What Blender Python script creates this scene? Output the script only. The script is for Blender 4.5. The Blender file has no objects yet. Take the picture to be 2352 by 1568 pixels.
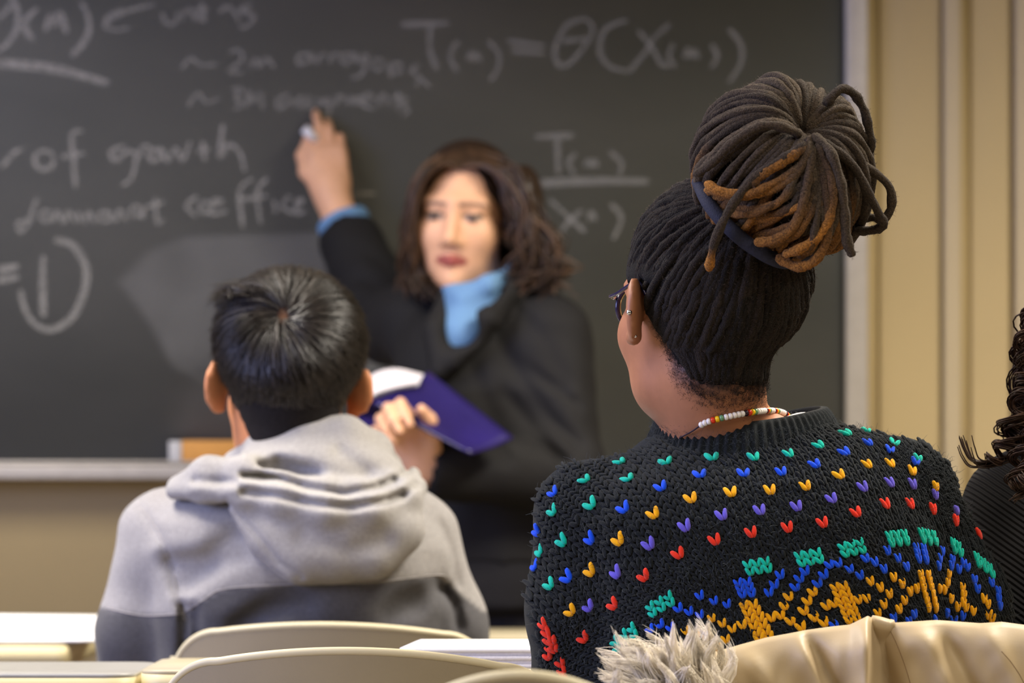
import bpy, math, random
import numpy as np
from mathutils import Vector, Matrix
from mathutils.bvhtree import BVHTree

SC = bpy.context.scene
COL = SC.collection
rng = np.random.default_rng(7)
random.seed(7)

# ------------------------------------------------------------------ camera
FPX, CX, HY, CZ = 8500.0, 1176.0, 1100.0, 0.97      # focal length in pixels, centre column, horizon row, eye height
cam_d = bpy.data.cameras.new('camera')
cam = bpy.data.objects.new('camera', cam_d)
COL.objects.link(cam)
cam.location = (0, 0, CZ)
cam.rotation_euler = (math.pi / 2, 0, 0)
cam_d.sensor_width = 36.0
cam_d.lens = FPX / 2352.0 * 36.0
cam_d.shift_y = (HY - 784.0) / 2352.0
cam_d.clip_start, cam_d.clip_end = 0.05, 50
cam_d.dof.use_dof = True
cam_d.dof.focus_distance = 3.42
cam_d.dof.aperture_fstop = 7.0
SC.camera = cam

# ------------------------------------------------------------------ light
world = bpy.data.worlds.new('world')
SC.world = world
world.use_nodes = True
world.node_tree.nodes['Background'].inputs[0].default_value = (0.60, 0.72, 1.0, 1)
world.node_tree.nodes['Background'].inputs[1].default_value = 1.0


def area(name, loc, size, power, color, target, spread=180):
    l = bpy.data.lights.new(name, 'AREA')
    l.shape = 'RECTANGLE'
    l.size, l.size_y = size
    l.energy = power
    l.color = color
    l.spread = math.radians(spread)
    o = bpy.data.objects.new(name, l)
    COL.objects.link(o)
    o.location = loc
    o.rotation_euler = (Vector(target) - Vector(loc)).to_track_quat('-Z', 'Y').to_euler()
    return o


WARM = (1.0, 0.92, 0.80)
area('ceiling_light_front_right', (1.35, 4.35, 2.70), (0.6, 1.5), 132, WARM, (1.35, 4.35, 0), 138)
area('ceiling_light_front_left', (-1.35, 4.35, 2.70), (0.6, 1.5), 88, WARM, (-1.35, 4.35, 0), 138)
area('ceiling_light_mid_right', (1.35, 1.6, 2.70), (0.6, 1.5), 46, WARM, (1.35, 1.6, 0), 138)
area('ceiling_light_mid_left', (-1.35, 1.6, 2.70), (0.6, 1.5), 32, WARM, (-1.35, 1.6, 0), 138)
area('ceiling_light_rear', (0.3, -1.2, 2.70), (2.4, 0.6), 20, WARM, (0.3, -1.2, 0), 132)
area('window_daylight', (-3.30, 2.6, 1.75), (2.6, 1.3), 125, (0.43, 0.50, 1.0), (0, 3.4, 1.0))

SC.view_settings.view_transform = 'Standard'
SC.view_settings.look = 'None'
SC.view_settings.exposure = -0.08
SC.view_settings.gamma = 1.0
SC.view_settings.use_curve_mapping = False


# ------------------------------------------------------------------ helpers
def W(px, py, d):
    """point at distance d that the photograph shows at column px, row py"""
    return np.array([(px - CX) / FPX * d, d, CZ - (py - HY) / FPX * d])


def XW(px, d): return (px - CX) / FPX * d
def ZW(py, d): return CZ - (py - HY) / FPX * d


def lin(c):
    c = np.asarray(c, float) / 255.0
    return np.where(c <= 0.04045, c / 12.92, ((c + 0.055) / 1.055) ** 2.4)


def L4(c): return tuple(lin(c)) + (1.0,)


def new_mat(name):
    m = bpy.data.materials.new(name)
    m.use_nodes = True
    nt = m.node_tree
    return m, nt, nt.nodes['Principled BSDF']


def mat(name, color, rough=0.6, noise=0.0, nscale=60.0, bump=0.0, bscale=300.0, spec=0.3, metal=0.0, attr=False,
        sheen=0.0, detail=4.0, bdist=0.002):
    """principled material; colour from 'Col' when attr, with noise variation and bump"""
    m, nt, b = new_mat(name)
    N, Lk = nt.nodes, nt.links
    b.inputs['Roughness'].default_value = rough
    b.inputs['Metallic'].default_value = metal
    b.inputs['Specular IOR Level'].default_value = spec
    if sheen:
        b.inputs['Sheen Weight'].default_value = sheen
        b.inputs['Sheen Roughness'].default_value = 0.4
    tc = N.new('ShaderNodeTexCoord')
    src = None
    if attr:
        a = N.new('ShaderNodeAttribute')
        a.attribute_name = 'Col'
        src = a.outputs['Color']
    else:
        r = N.new('ShaderNodeRGB')
        r.outputs[0].default_value = L4(color)
        src = r.outputs[0]
    if noise:
        n = N.new('ShaderNodeTexNoise')
        n.inputs['Scale'].default_value = nscale
        n.inputs['Detail'].default_value = detail
        Lk.new(tc.outputs['Object'], n.inputs['Vector'])
        mr = N.new('ShaderNodeMapRange')
        mr.inputs[1].default_value, mr.inputs[2].default_value = 0.3, 0.7
        mr.inputs[3].default_value, mr.inputs[4].default_value = 1.0 - noise, 1.0 + noise
        Lk.new(n.outputs[0], mr.inputs[0])
        mx = N.new('ShaderNodeVectorMath')
        mx.operation = 'SCALE'
        Lk.new(src, mx.inputs[0])
        Lk.new(mr.outputs[0], mx.inputs['Scale'])
        src = mx.outputs[0]
    Lk.new(src, b.inputs['Base Color'])
    if bump:
        n2 = N.new('ShaderNodeTexNoise')
        n2.inputs['Scale'].default_value = bscale
        n2.inputs['Detail'].default_value = 3
        Lk.new(tc.outputs['Object'], n2.inputs['Vector'])
        bp = N.new('ShaderNodeBump')
        bp.inputs['Strength'].default_value = bump
        bp.inputs['Distance'].default_value = bdist
        Lk.new(n2.outputs[0], bp.inputs['Height'])
        Lk.new(bp.outputs[0], b.inputs['Normal'])
    return m


def mk(name, V, F, m=None, parent=None, smooth=True, col=None, fm=None):
    """mesh object from numpy verts and faces (all faces of one size, or a list of such arrays)"""
    V = np.ascontiguousarray(V, np.float32).reshape(-1, 3)
    Fs = F if isinstance(F, list) else [F]
    Fs = [np.asarray(f, np.int32) for f in Fs if len(f)]
    me = bpy.data.meshes.new(name)
    me.vertices.add(len(V))
    me.vertices.foreach_set('co', V.ravel())
    nl = sum(f.size for f in Fs)
    npoly = sum(len(f) for f in Fs)
    me.loops.add(nl)
    me.loops.foreach_set('vertex_index', np.concatenate([f.ravel() for f in Fs]))
    me.polygons.add(npoly)
    tot = np.concatenate([np.full(len(f), f.shape[1], np.int32) for f in Fs])
    st = np.concatenate([[0], np.cumsum(tot)[:-1]]).astype(np.int32)
    me.polygons.foreach_set('loop_start', st)
    me.update(calc_edges=True)
    if smooth:
        me.polygons.foreach_set('use_smooth', np.ones(npoly, bool))
    if col is not None:
        at = me.attributes.new('Col', 'FLOAT_COLOR', 'POINT')
        c = np.ones((len(V), 4), np.float32)
        c[:, :3] = col
        at.data.foreach_set('color', c.ravel())
    me.validate()
    o = bpy.data.objects.new(name, me)
    COL.objects.link(o)
    if m: me.materials.append(m)
    if parent: put(o, parent)
    return o


def put(o, parent):
    o.parent = parent
    o.matrix_parent_inverse = parent_inv(parent)


def parent_inv(p):
    M = p.matrix_basis.copy()
    q = p
    while q.parent is not None:
        M = q.parent.matrix_basis @ q.matrix_parent_inverse @ M
        q = q.parent
    return M.inverted()


def tag(o, label=None, cat=None, group=None, kind=None):
    if label: o['label'] = label
    if cat: o['category'] = cat
    if group: o['group'] = group
    if kind: o['kind'] = kind
    return o


def thing(name, loc, label, cat, group=None):
    o = bpy.data.objects.new(name, None)
    COL.objects.link(o)
    o.location = loc
    o.empty_display_size = 0.05
    return tag(o, label, cat, group)


BOXF = np.array([[0, 3, 2, 1], [4, 5, 6, 7], [0, 1, 5, 4], [1, 2, 6, 5], [2, 3, 7, 6], [3, 0, 4, 7]])


def boxv(lo, hi):
    x0, y0, z0 = lo
    x1, y1, z1 = hi
    return np.array([[x0, y0, z0], [x1, y0, z0], [x1, y1, z0], [x0, y1, z0], [x0, y0, z1], [x1, y0, z1], [x1, y1, z1], [x0, y1, z1]], float)


def box(name, lo, hi, m, parent=None, bevel=0.0):
    o = mk(name, boxv(lo, hi), BOXF, m, parent, smooth=False)
    if bevel:
        b = o.modifiers.new('bevel', 'BEVEL')
        b.width, b.segments = bevel, 3
    return o


def catmull(pts, n):
    """smooth curve of n points through pts"""
    p = np.asarray(pts, float)
    p = np.vstack([2 * p[0] - p[1], p, 2 * p[-1] - p[-2]])
    k = len(p) - 3
    t = np.linspace(0, k - 1e-6, n)
    i = t.astype(int)
    f = (t - i)[:, None]
    a, b, c, d = p[i], p[i + 1], p[i + 2], p[i + 3]
    return 0.5 * ((2 * b) + (-a + c) * f + (2 * a - 5 * b + 4 * c - d) * f ** 2 + (-a + 3 * b - 3 * c + d) * f ** 3)


def frames(p):
    t = np.gradient(p, axis=0)
    t /= np.linalg.norm(t, axis=1, keepdims=True) + 1e-12
    ref = np.array([0.13, 0.37, 0.92])
    if abs(t[0] @ ref) > 0.9: ref = np.array([0.9, -0.3, 0.1])
    n = np.zeros_like(p)
    v = ref - t[0] * (ref @ t[0])
    v /= np.linalg.norm(v)
    for i in range(len(p)):
        v = v - t[i] * (v @ t[i])
        v /= np.linalg.norm(v) + 1e-12
        n[i] = v
    return t, n, np.cross(t, n)


def tube(p, r, m=8, cap=True, closed=False):
    """verts, quads of a round tube along p with radius r"""
    p = np.asarray(p, float)
    k = len(p)
    r = np.broadcast_to(np.asarray(r, float), (k,)).copy()
    if closed:
        t = np.roll(p, -1, 0) - np.roll(p, 1, 0)
        t /= np.linalg.norm(t, axis=1, keepdims=True)
        c = p - p.mean(0)
        b = np.cross(t, c)
        b /= np.linalg.norm(b, axis=1, keepdims=True)
        n = np.cross(b, t)
    else:
        if cap:
            p = np.vstack([p[0] - (p[1] - p[0]) * 0.02, p, p[-1] + (p[-1] - p[-2]) * 0.02])
            r = np.concatenate([[r[0] * 0.05], r, [r[-1] * 0.05]])
            k += 2
        t, n, b = frames(p)
    a = np.linspace(0, 2 * math.pi, m, endpoint=False)
    V = p[:, None] + r[:, None, None] * (np.cos(a)[None, :, None] * n[:, None] + np.sin(a)[None, :, None] * b[:, None])
    i = np.arange(k if closed else k - 1)[:, None]
    j = np.arange(m)[None]
    i2 = (i + 1) % k
    F = np.stack([i * m + j, i2 * m + j, i2 * m + (j + 1) % m, i * m + (j + 1) % m], -1).reshape(-1, 4)
    F = F[:, ::-1]
    return V.reshape(-1, 3), F


def join(parts):
    Vs, Fs, o = [], [], 0
    for v, f in parts:
        Vs.append(v)
        Fs.append(f + o)
        o += len(v)
    return np.vstack(Vs), np.vstack(Fs)


def strands(paths, r, taper=0.2, m=3):
    """many thin hairs: paths (N,K,3), root radius r (N,)"""
    p = np.asarray(paths, float)
    n, k, _ = p.shape
    t = np.gradient(p, axis=1)
    t /= np.linalg.norm(t, axis=2, keepdims=True) + 1e-12
    ref = np.array([0.31, 0.83, 0.46])
    u = np.cross(t, ref)
    u /= np.linalg.norm(u, axis=2, keepdims=True) + 1e-9
    w = np.cross(t, u)
    s = np.linspace(0, 1, k)
    rr = np.broadcast_to(np.asarray(r, float), (n,))[:, None] * (1 - (1 - taper) * s ** 1.5)[None]
    a = np.linspace(0, 2 * math.pi, m, endpoint=False)
    V = p[:, :, None] + rr[:, :, None, None] * (np.cos(a)[None, None, :, None] * u[:, :, None] + np.sin(a)[None, None, :, None] * w[:, :, None])
    base = (np.arange(n) * k * m)[:, None, None]
    i = np.arange(k - 1)[None, :, None]
    j = np.arange(m)[None, None]
    F = np.stack([base + i * m + j, base + (i + 1) * m + j, base + (i + 1) * m + (j + 1) % m, base + i * m + (j + 1) % m], -1)
    return V.reshape(-1, 3), F.reshape(-1, 4), k * m


# ---- signed distance shapes and their surface
def sphere(P, c, r): return np.linalg.norm(P - np.asarray(c), axis=1) - r


def ell(P, c, r, R=None):
    q = P - np.asarray(c)
    if R is not None: q = q @ R
    r = np.asarray(r, float)
    k0 = np.linalg.norm(q / r, axis=1)
    k1 = np.linalg.norm(q / r ** 2, axis=1) + 1e-9
    return k0 * (k0 - 1) / k1


def cone(P, a, b, ra, rb):
    a, b = np.asarray(a, float), np.asarray(b, float)
    ba = b - a
    t = np.clip(((P - a) @ ba) / (ba @ ba + 1e-12), 0, 1)
    return np.linalg.norm(P - a - t[:, None] * ba, axis=1) - (ra + (rb - ra) * t)


def chain(P, pts, rs, k=0.01):
    rs = np.broadcast_to(np.asarray(rs, float), (len(pts),))
    d = None
    for i in range(len(pts) - 1):
        e = cone(P, pts[i], pts[i + 1], rs[i], rs[i + 1])
        d = e if d is None else smin(d, e, k)
    return d


def rbox(P, c, h, r, R=None):
    q = P - np.asarray(c)
    if R is not None: q = q @ R
    q = np.abs(q) - (np.asarray(h) - r)
    return np.linalg.norm(np.maximum(q, 0), axis=1) + np.minimum(q.max(1), 0) - r


def smin(a, b, k):
    h = np.clip(0.5 + 0.5 * (b - a) / k, 0, 1)
    return b + (a - b) * h - k * h * (1 - h)


def polydist(P, pts):
    """distance, across the viewing direction, from points to a line drawn on the photograph"""
    u = P[:, 0] / P[:, 1] * FPX + CX
    v = HY + (CZ - P[:, 2]) / P[:, 1] * FPX
    q = np.stack([u, v], 1)
    best = np.full(len(P), 1e9)
    for a, b in zip(pts[:-1], pts[1:]):
        a, b = np.array(a, float), np.array(b, float)
        ba = b - a
        t = np.clip(((q - a) @ ba) / (ba @ ba), 0, 1)
        best = np.minimum(best, np.linalg.norm(q - a - t[:, None] * ba, axis=1))
    return best * P[:, 1] / FPX


def groove(d, P, pts, w, depth, ymax=99.0):
    """press a crease of half-width w into a cloth"""
    return d + depth * np.exp(-(polydist(P, pts) / w) ** 2) * (P[:, 1] < ymax)


def smax(a, b, k): return -smin(-a, -b, k)


def loft(P, rows, n=2.3, grow=0.0):
    """stack of rounded cross sections; rows of (z, xl, xr, ymid, ydepth)"""
    r = np.array(sorted(rows), float)
    z = P[:, 2]
    xl, xr = np.interp(z, r[:, 0], r[:, 1]), np.interp(z, r[:, 0], r[:, 2])
    yc, dd = np.interp(z, r[:, 0], r[:, 3]), np.interp(z, r[:, 0], r[:, 4]) + grow
    w = (xr - xl) / 2 + grow
    k = (np.abs((P[:, 0] - (xl + xr) / 2) / w) ** n + np.abs((P[:, 1] - yc) / dd) ** n) ** (1 / n)
    d = (k - 1) * np.minimum(w, dd)
    return np.maximum(d, np.maximum(z - r[-1, 0] - grow, r[0, 0] - z - grow))


def pxrows(rows, d):
    """(py, xl, xr, ymid, ydepth) in photograph columns/rows at distance d -> metres"""
    return [(ZW(py, d), XW(a, d), XW(b, d), yc, dd) for py, a, b, yc, dd in rows]


def surf(f, lo, hi, h, B=4):
    """surface nets of the zero set of f inside lo..hi with cell h"""
    lo, hi = np.asarray(lo, float), np.asarray(hi, float)
    nb = np.maximum(np.ceil((hi - lo) / (h * B)).astype(int), 1)
    nx, ny, nz = nb * B
    bi = np.stack(np.meshgrid(*[np.arange(k) for k in nb], indexing='ij'), -1).reshape(-1, 3)
    cen = lo + (bi * B + (B - 1) / 2) * h
    dc = np.concatenate([f(c) for c in np.array_split(cen, max(1, len(cen) // 200000))])
    D = np.repeat(np.repeat(np.repeat(np.where(dc.reshape(nb) < 0, -1.0, 1.0).astype(np.float32), B, 0), B, 1), B, 2)
    act = np.abs(dc) < h * B * 1.9
    ab = bi[act]
    off = np.stack(np.meshgrid(*[np.arange(B)] * 3, indexing='ij'), -1).reshape(-1, 3)
    idx = (ab[:, None] * B + off[None]).reshape(-1, 3)
    vals = np.concatenate([f(lo + c * h) for c in np.array_split(idx, max(1, len(idx) // 200000))])
    D[idx[:, 0], idx[:, 1], idx[:, 2]] = vals
    D[0], D[-1], D[:, 0], D[:, -1], D[:, :, 0], D[:, :, -1] = 1, 1, 1, 1, 1, 1
    ins = D < 0
    cnt = np.zeros((nx - 1, ny - 1, nz - 1), np.int8)
    for a in (0, 1):
        for b in (0, 1):
            for c in (0, 1):
                cnt += ins[a:nx - 1 + a, b:ny - 1 + b, c:nz - 1 + c]
    cell = (cnt > 0) & (cnt < 8)
    ci = np.argwhere(cell)
    vid = np.full(cell.shape, -1, np.int32)
    vid[cell] = np.arange(len(ci))
    acc = np.zeros((len(ci), 3))
    num = np.zeros(len(ci))
    cor = [(a, b, c) for a in (0, 1) for b in (0, 1) for c in (0, 1)]
    val = {q: D[ci[:, 0] + q[0], ci[:, 1] + q[1], ci[:, 2] + q[2]] for q in cor}
    for q in cor:
        for ax in range(3):
            if q[ax] == 0:
                e = list(q)
                e[ax] = 1
                e = tuple(e)
                a, b = val[q], val[e]
                x = (a < 0) != (b < 0)
                t = np.where(x, a / np.where(x, a - b, 1), 0)
                pt = np.array(q, float)[None] + t[:, None] * (np.array(e) - np.array(q))[None]
                acc += np.where(x[:, None], pt, 0)
                num += x
    V = lo + (ci + acc / num[:, None]) * h
    Fs = []
    for ax in range(3):
        s1 = [slice(1, -1)] * 3
        s2 = [slice(1, -1)] * 3
        s1[ax] = slice(0, -1)
        s2[ax] = slice(1, None)
        A, Bq = ins[tuple(s1)], ins[tuple(s2)]
        for flip, msk in ((False, A & ~Bq), (True, ~A & Bq)):
            e = np.argwhere(msk)
            if not len(e): continue
            for k in range(3):
                if k != ax: e[:, k] += 1
            u, v = (ax + 1) % 3, (ax + 2) % 3
            q = []
            for du, dv in ((-1, -1), (0, -1), (0, 0), (-1, 0)):
                c = e.copy()
                c[:, u] += du
                c[:, v] += dv
                q.append(vid[c[:, 0], c[:, 1], c[:, 2]])
            q = np.stack(q, 1)
            Fs.append(q[:, ::-1] if flip else q)
    F = np.vstack(Fs)
    return V, F[(F >= 0).all(1)]


def rot(yaw=0, pitch=0, roll=0):
    """columns: right, forward, up of a head that looks along +y at yaw 0 (positive yaw turns to -x)"""
    a, b, c = math.radians(yaw), math.radians(pitch), math.radians(roll)
    Rz = np.array([[math.cos(a), -math.sin(a), 0], [math.sin(a), math.cos(a), 0], [0, 0, 1]])
    Rx = np.array([[1, 0, 0], [0, math.cos(b), -math.sin(b)], [0, math.sin(b), math.cos(b)]])
    Ry = np.array([[math.cos(c), 0, math.sin(c)], [0, 1, 0], [-math.sin(c), 0, math.cos(c)]])
    return Rz @ Rx @ Ry


CRC, CRR = np.array([0, -0.015, 0.03]), np.array([0.075, 0.095, 0.088])


def head(P, C, R, s, jaw=1.0, ex=0.0, ex2=0.0):
    """human head: cranium, face, brow, eye sockets, nose, lips, chin, ears"""
    q = ((P - C) @ R) / s
    ax = q.copy()
    ax[:, 0] = np.abs(ax[:, 0])
    d = ell(q, CRC, CRR)
    d = smin(d, ell(q, (0, 0.034, -0.032), (0.064, 0.060, 0.080)), 0.03)
    d = smin(d, ell(q, (0, 0.030, -0.078), (0.050 * jaw, 0.052, 0.038)), 0.025)
    d = smin(d, sphere(q, (0, 0.074, -0.100), 0.017), 0.02)
    d = smin(d, sphere(ax, (0.040, 0.060, -0.026), 0.024), 0.02)
    d = smin(d, cone(ax, (0, 0.083, 0.024), (0.045, 0.070, 0.022), 0.013, 0.010), 0.014)
    d = smax(d, -ell(ax, (0.031, 0.100, 0.002), (0.021, 0.016, 0.013)), 0.010)
    d = smin(d, sphere(ax, (0.031, 0.0765, 0.001), 0.0125), 0.003)
    n = smin(cone(q, (0, 0.090, 0.006), (0, 0.108, -0.034), 0.0075, 0.0105), sphere(ax, (0.0115, 0.097, -0.039), 0.0075), 0.008)
    d = smin(d, n, 0.010)
    d = smin(d, cone(ax, (0, 0.0935, -0.0635), (0.022, 0.083, -0.0665), 0.0058, 0.003), 0.004)
    d = smin(d, cone(ax, (0, 0.0925, -0.0725), (0.019, 0.083, -0.0705), 0.0065, 0.003), 0.004)
    d = smax(d, -cone(ax, (0, 0.101, -0.068), (0.023, 0.090, -0.0685), 0.0022, 0.001), 0.002)
    # ears: a tilted shell with a hollow, rim and lobe
    ae = ax.copy()
    ae[:, 0] -= np.where(q[:, 0] < 0, ex, ex2)
    ear = ell(ae, (0.081, -0.009, 0.002), (0.0075, 0.023, 0.032), EARR)
    ear = smax(ear, -ell(ae, (0.091, 0.0, 0.004), (0.009, 0.012, 0.019), EARR), 0.005)
    ear = smin(ear, sphere(ae, (0.076, 0.002, -0.026), 0.008), 0.008)
    d = smin(d, ear, 0.007)
    return d * s


_a = math.radians(38)
EARR = np.array([[math.cos(_a), math.sin(_a), 0], [-math.sin(_a), math.cos(_a), 0], [0, 0, 1]]).T


def facecol(P, C, R, s, skin, lip, brow):
    """what a face itself has as colours: lips, brows, eyes"""
    q = ((P - C) @ R) / s
    ax = np.abs(q[:, 0])
    c = np.tile(lin(skin), (len(P), 1))

    def mixin(w, col):
        w = np.clip(w, 0, 1)[:, None]
        c[:] = c * (1 - w) + lin(col)[None] * w
    f = q[:, 1] > 0.06
    e = ((ax / 0.025) ** 2 + ((q[:, 2] + 0.068) / 0.0095) ** 2)
    mixin(f * (1.4 - e) * 2, lip)
    b = np.abs(q[:, 2] - (0.0235 - 5 * (ax - 0.03) ** 2)) / 0.0045
    mixin(f * ((ax > 0.012) & (ax < 0.053)) * (1.3 - b) * 0.8, brow)
    ey = ((ax - 0.031) / 0.0145) ** 2 + ((q[:, 2] - 0.001) / 0.0062) ** 2
    mixin(f * (1.25 - ey) * 5, (168, 144, 128))
    ir = ((ax - 0.031) ** 2 + (q[:, 2] - 0.001) ** 2) ** 0.5 / 0.0058
    mixin(f * (ey < 1.1) * (1.15 - ir) * 6, (42, 26, 18))
    lid = np.abs(q[:, 2] - (0.0072 - 12 * (ax - 0.031) ** 2)) / 0.002
    mixin(f * (np.abs(ax - 0.031) < 0.017) * (1.3 - lid) * 2, (40, 28, 22))
    return c


def hand(P, w, a, b, curls, s=1.0, spread=0.05, thumb=None, right=False):
    """hand from the wrist w: a towards the fingers, b towards the thumb, palm faces a x b (a left hand; right=True turns it over); curls = bend of each finger joint in degrees"""
    a = np.asarray(a, float) / np.linalg.norm(a)
    b = np.asarray(b, float)
    b = b - a * (a @ b)
    b /= np.linalg.norm(b)
    n = np.cross(b, a) if right else np.cross(a, b)
    d = cone(P, w, w + a * 0.03 * s, 0.026 * s, 0.026 * s)
    d = smin(d, rbox(P, w + a * 0.055 * s, (0.040 * s, 0.036 * s, 0.014 * s), 0.012 * s, np.stack([a, b, n], 1)), 0.02 * s)
    lens = [(0.044, 0.026, 0.022), (0.048, 0.030, 0.023), (0.044, 0.028, 0.022), (0.034, 0.021, 0.019)]
    for i in range(4):
        side = (0.027 - 0.018 * i) * s
        p = w + a * (0.090 - 0.004 * abs(i - 1)) * s + b * side
        ang = 0.0
        dirb = a + b * spread * (1.5 - i)
        dirb /= np.linalg.norm(dirb)
        r = (0.0092 - 0.0006 * (i == 3)) * s
        q = None
        pp = p - dirb * 0.02 * s
        for j in range(3):
            ang += math.radians(curls[i][j])
            v = dirb * math.cos(ang) + n * math.sin(ang)
            p2 = p + v * lens[i][j] * s
            e = cone(P, p if j else pp, p2, r * (1 - 0.07 * j), r * (0.93 - 0.08 * j))
            q = e if q is None else smin(q, e, 0.004 * s)
            p = p2
        d = smin(d, q, 0.006 * s)
    tp = thumb or ((0.035, 0.030, 0.010), (0.068, 0.050, 0.022), (0.092, 0.050, 0.030))
    pts = [w + a * 0.018 * s + b * 0.016 * s] + [w + (a * x + b * y + n * z) * s for x, y, z in tp]
    d = smin(d, chain(P, pts, np.array([0.016, 0.0135, 0.0105, 0.0085]) * s, 0.006 * s), 0.010 * s)
    return d


def srf(name, f, lo, hi, h, m, parent, colf=None):
    V, F = surf(f, lo, hi, h)
    return mk(name, V, F, m, parent, True, None if colf is None else colf(V)), V, F

# ------------------------------------------------------------------ the room
YB = 6.588                      # front wall with the blackboard
XL, XR, YR, ZC = -3.3, 2.9, -3.0, 2.8
M_wall = mat('wall_paint', (186, 166, 122), 0.75, noise=0.03, nscale=3, bump=0.08, bscale=140)
M_ceil = mat('ceiling_paint', (225, 220, 205), 0.9, noise=0.02, nscale=20)
M_floor = mat('floor_vinyl', (150, 138, 118), 0.45, noise=0.08, nscale=9)
M_trim = mat('trim_paint', (186, 170, 138), 0.5, noise=0.02, nscale=8)
M_alu = mat('brushed_aluminium', (190, 184, 176), 0.45, noise=0.05, nscale=40, metal=0.25, spec=0.4)


def structure(o):
    o['kind'] = 'structure'
    return o


structure(box('floor', (XL, YR, -0.1), (XR, YB + 0.1, 0.0), M_floor))
structure(box('ceiling', (XL, YR, ZC), (XR, YB + 0.1, ZC + 0.1), M_ceil))
structure(box('wall_right', (XR, YR, 0), (XR + 0.1, YB + 0.1, ZC), M_wall))
structure(box('wall_rear', (XL, YR - 0.1, 0), (XR, YR, ZC), M_wall))
# left wall with its window opening
wy0, wy1, wz0, wz1 = 1.2, 4.0, 1.05, 2.45
Vw, Fw = join([(boxv((XL - 0.1, YR, 0), (XL, wy0, ZC)), BOXF), (boxv((XL - 0.1, wy1, 0), (XL, YB + 0.1, ZC)), BOXF),
               (boxv((XL - 0.1, wy0, 0), (XL, wy1, wz0)), BOXF), (boxv((XL - 0.1, wy0, wz1), (XL, wy1, ZC)), BOXF)])
structure(mk('wall_left', Vw, Fw, M_wall, smooth=False))
Vw, Fw = join([(boxv((XL - 0.09, wy0, wz0), (XL - 0.03, wy1, wz0 + 0.05)), BOXF), (boxv((XL - 0.09, wy0, wz1 - 0.05), (XL - 0.03, wy1, wz1)), BOXF)] +
              [(boxv((XL - 0.09, y - 0.025, wz0), (XL - 0.03, y + 0.025, wz1)), BOXF) for y in (wy0 + .025, 2.13, 3.07, wy1 - .025)])
structure(mk('window_1', Vw, Fw, M_trim, smooth=False))

# front wall: plain plaster, then framed panels right of the board
def bx_(d=YB): return lambda px: XW(px, d)


xw = bx_()
wall = structure(box('wall_front', (XL, YB, 0), (XR, YB + 0.1, ZC), M_wall))
for a, b, nm in ((2018, 2160, 'wall_panel'), (2228, 2318, 'wall_panel'), (2384, 2700, 'wall_panel')):
    box(nm, (xw(a), YB - 0.012, 0.12), (xw(b), YB + 0.005, ZC), M_wall, wall, 0.004)
structure(box('trim_1', (xw(2163), YB - 0.035, 0), (xw(2203), YB + 0.01, ZC), M_trim, None, 0.004))
structure(box('trim_2', (xw(2326), YB - 0.035, 0), (xw(2372), YB + 0.01, ZC), M_trim, None, 0.004))
structure(box('baseboard_front', (XL, YB - 0.02, 0), (XR, YB + 0.01, 0.11), mat('baseboard_rubber', (70, 60, 50), 0.6)))

# ------------------------------------------------------------------ blackboard
DB = 6.56                       # distance of the writing surface
m, nt, b = new_mat('slate')
N, Lk = nt.nodes, nt.links
tc = N.new('ShaderNodeTexCoord')
n1 = N.new('ShaderNodeTexNoise'); n1.inputs['Scale'].default_value = 1.3; n1.inputs['Detail'].default_value = 5
mp = N.new('ShaderNodeMapping'); mp.inputs['Scale'].default_value = (1, 1, 2.2); mp.inputs['Rotation'].default_value = (0, 0.5, 0)
Lk.new(tc.outputs['Object'], mp.inputs[0]); Lk.new(mp.outputs[0], n1.inputs['Vector'])
cr = N.new('ShaderNodeValToRGB')
cr.color_ramp.elements[0].position, cr.color_ramp.elements[0].color = 0.3, L4((86, 88, 86))
cr.color_ramp.elements[1].position, cr.color_ramp.elements[1].color = 0.75, L4((106, 107, 104))
Lk.new(n1.outputs[0], cr.inputs[0]); Lk.new(cr.outputs[0], b.inputs['Base Color'])
b.inputs['Roughness'].default_value = 0.55
b.inputs['Specular IOR Level'].default_value = 0.25
M_slate = m

bx0, bx1 = -2.6, XW(1940, DB)
bz0, bz1 = ZW(1066, DB), 2.25
board = thing('blackboard', ((bx0 + bx1) / 2, YB, bz0), 'large dark grey chalkboard with white handwriting behind the teacher', 'blackboard')
box('writing_surface', (bx0, DB, bz0), (bx1, YB, bz1), M_slate, board)
fw = XW(1992, DB) - bx1
box('frame_side', (bx1, DB - 0.02, bz0 - 0.03), (bx1 + fw, YB, bz1 + fw), M_alu, board, 0.004)
box('frame_side', (bx0 - fw, DB - 0.02, bz0 - 0.03), (bx0, YB, bz1 + fw), M_alu, board, 0.004)
box('frame_top', (bx0, DB - 0.02, bz1), (bx1, YB, bz1 + fw), M_alu, board, 0.004)
tray = box('chalk_tray', (bx0, DB - 0.062, bz0 - 0.028), (bx1, YB, bz0), M_alu, board, 0.006)
box('tray_lip', (bx0, DB - 0.062, bz0 - 0.002), (bx1, DB - 0.056, bz0 + 0.006), M_alu, tray)


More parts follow.
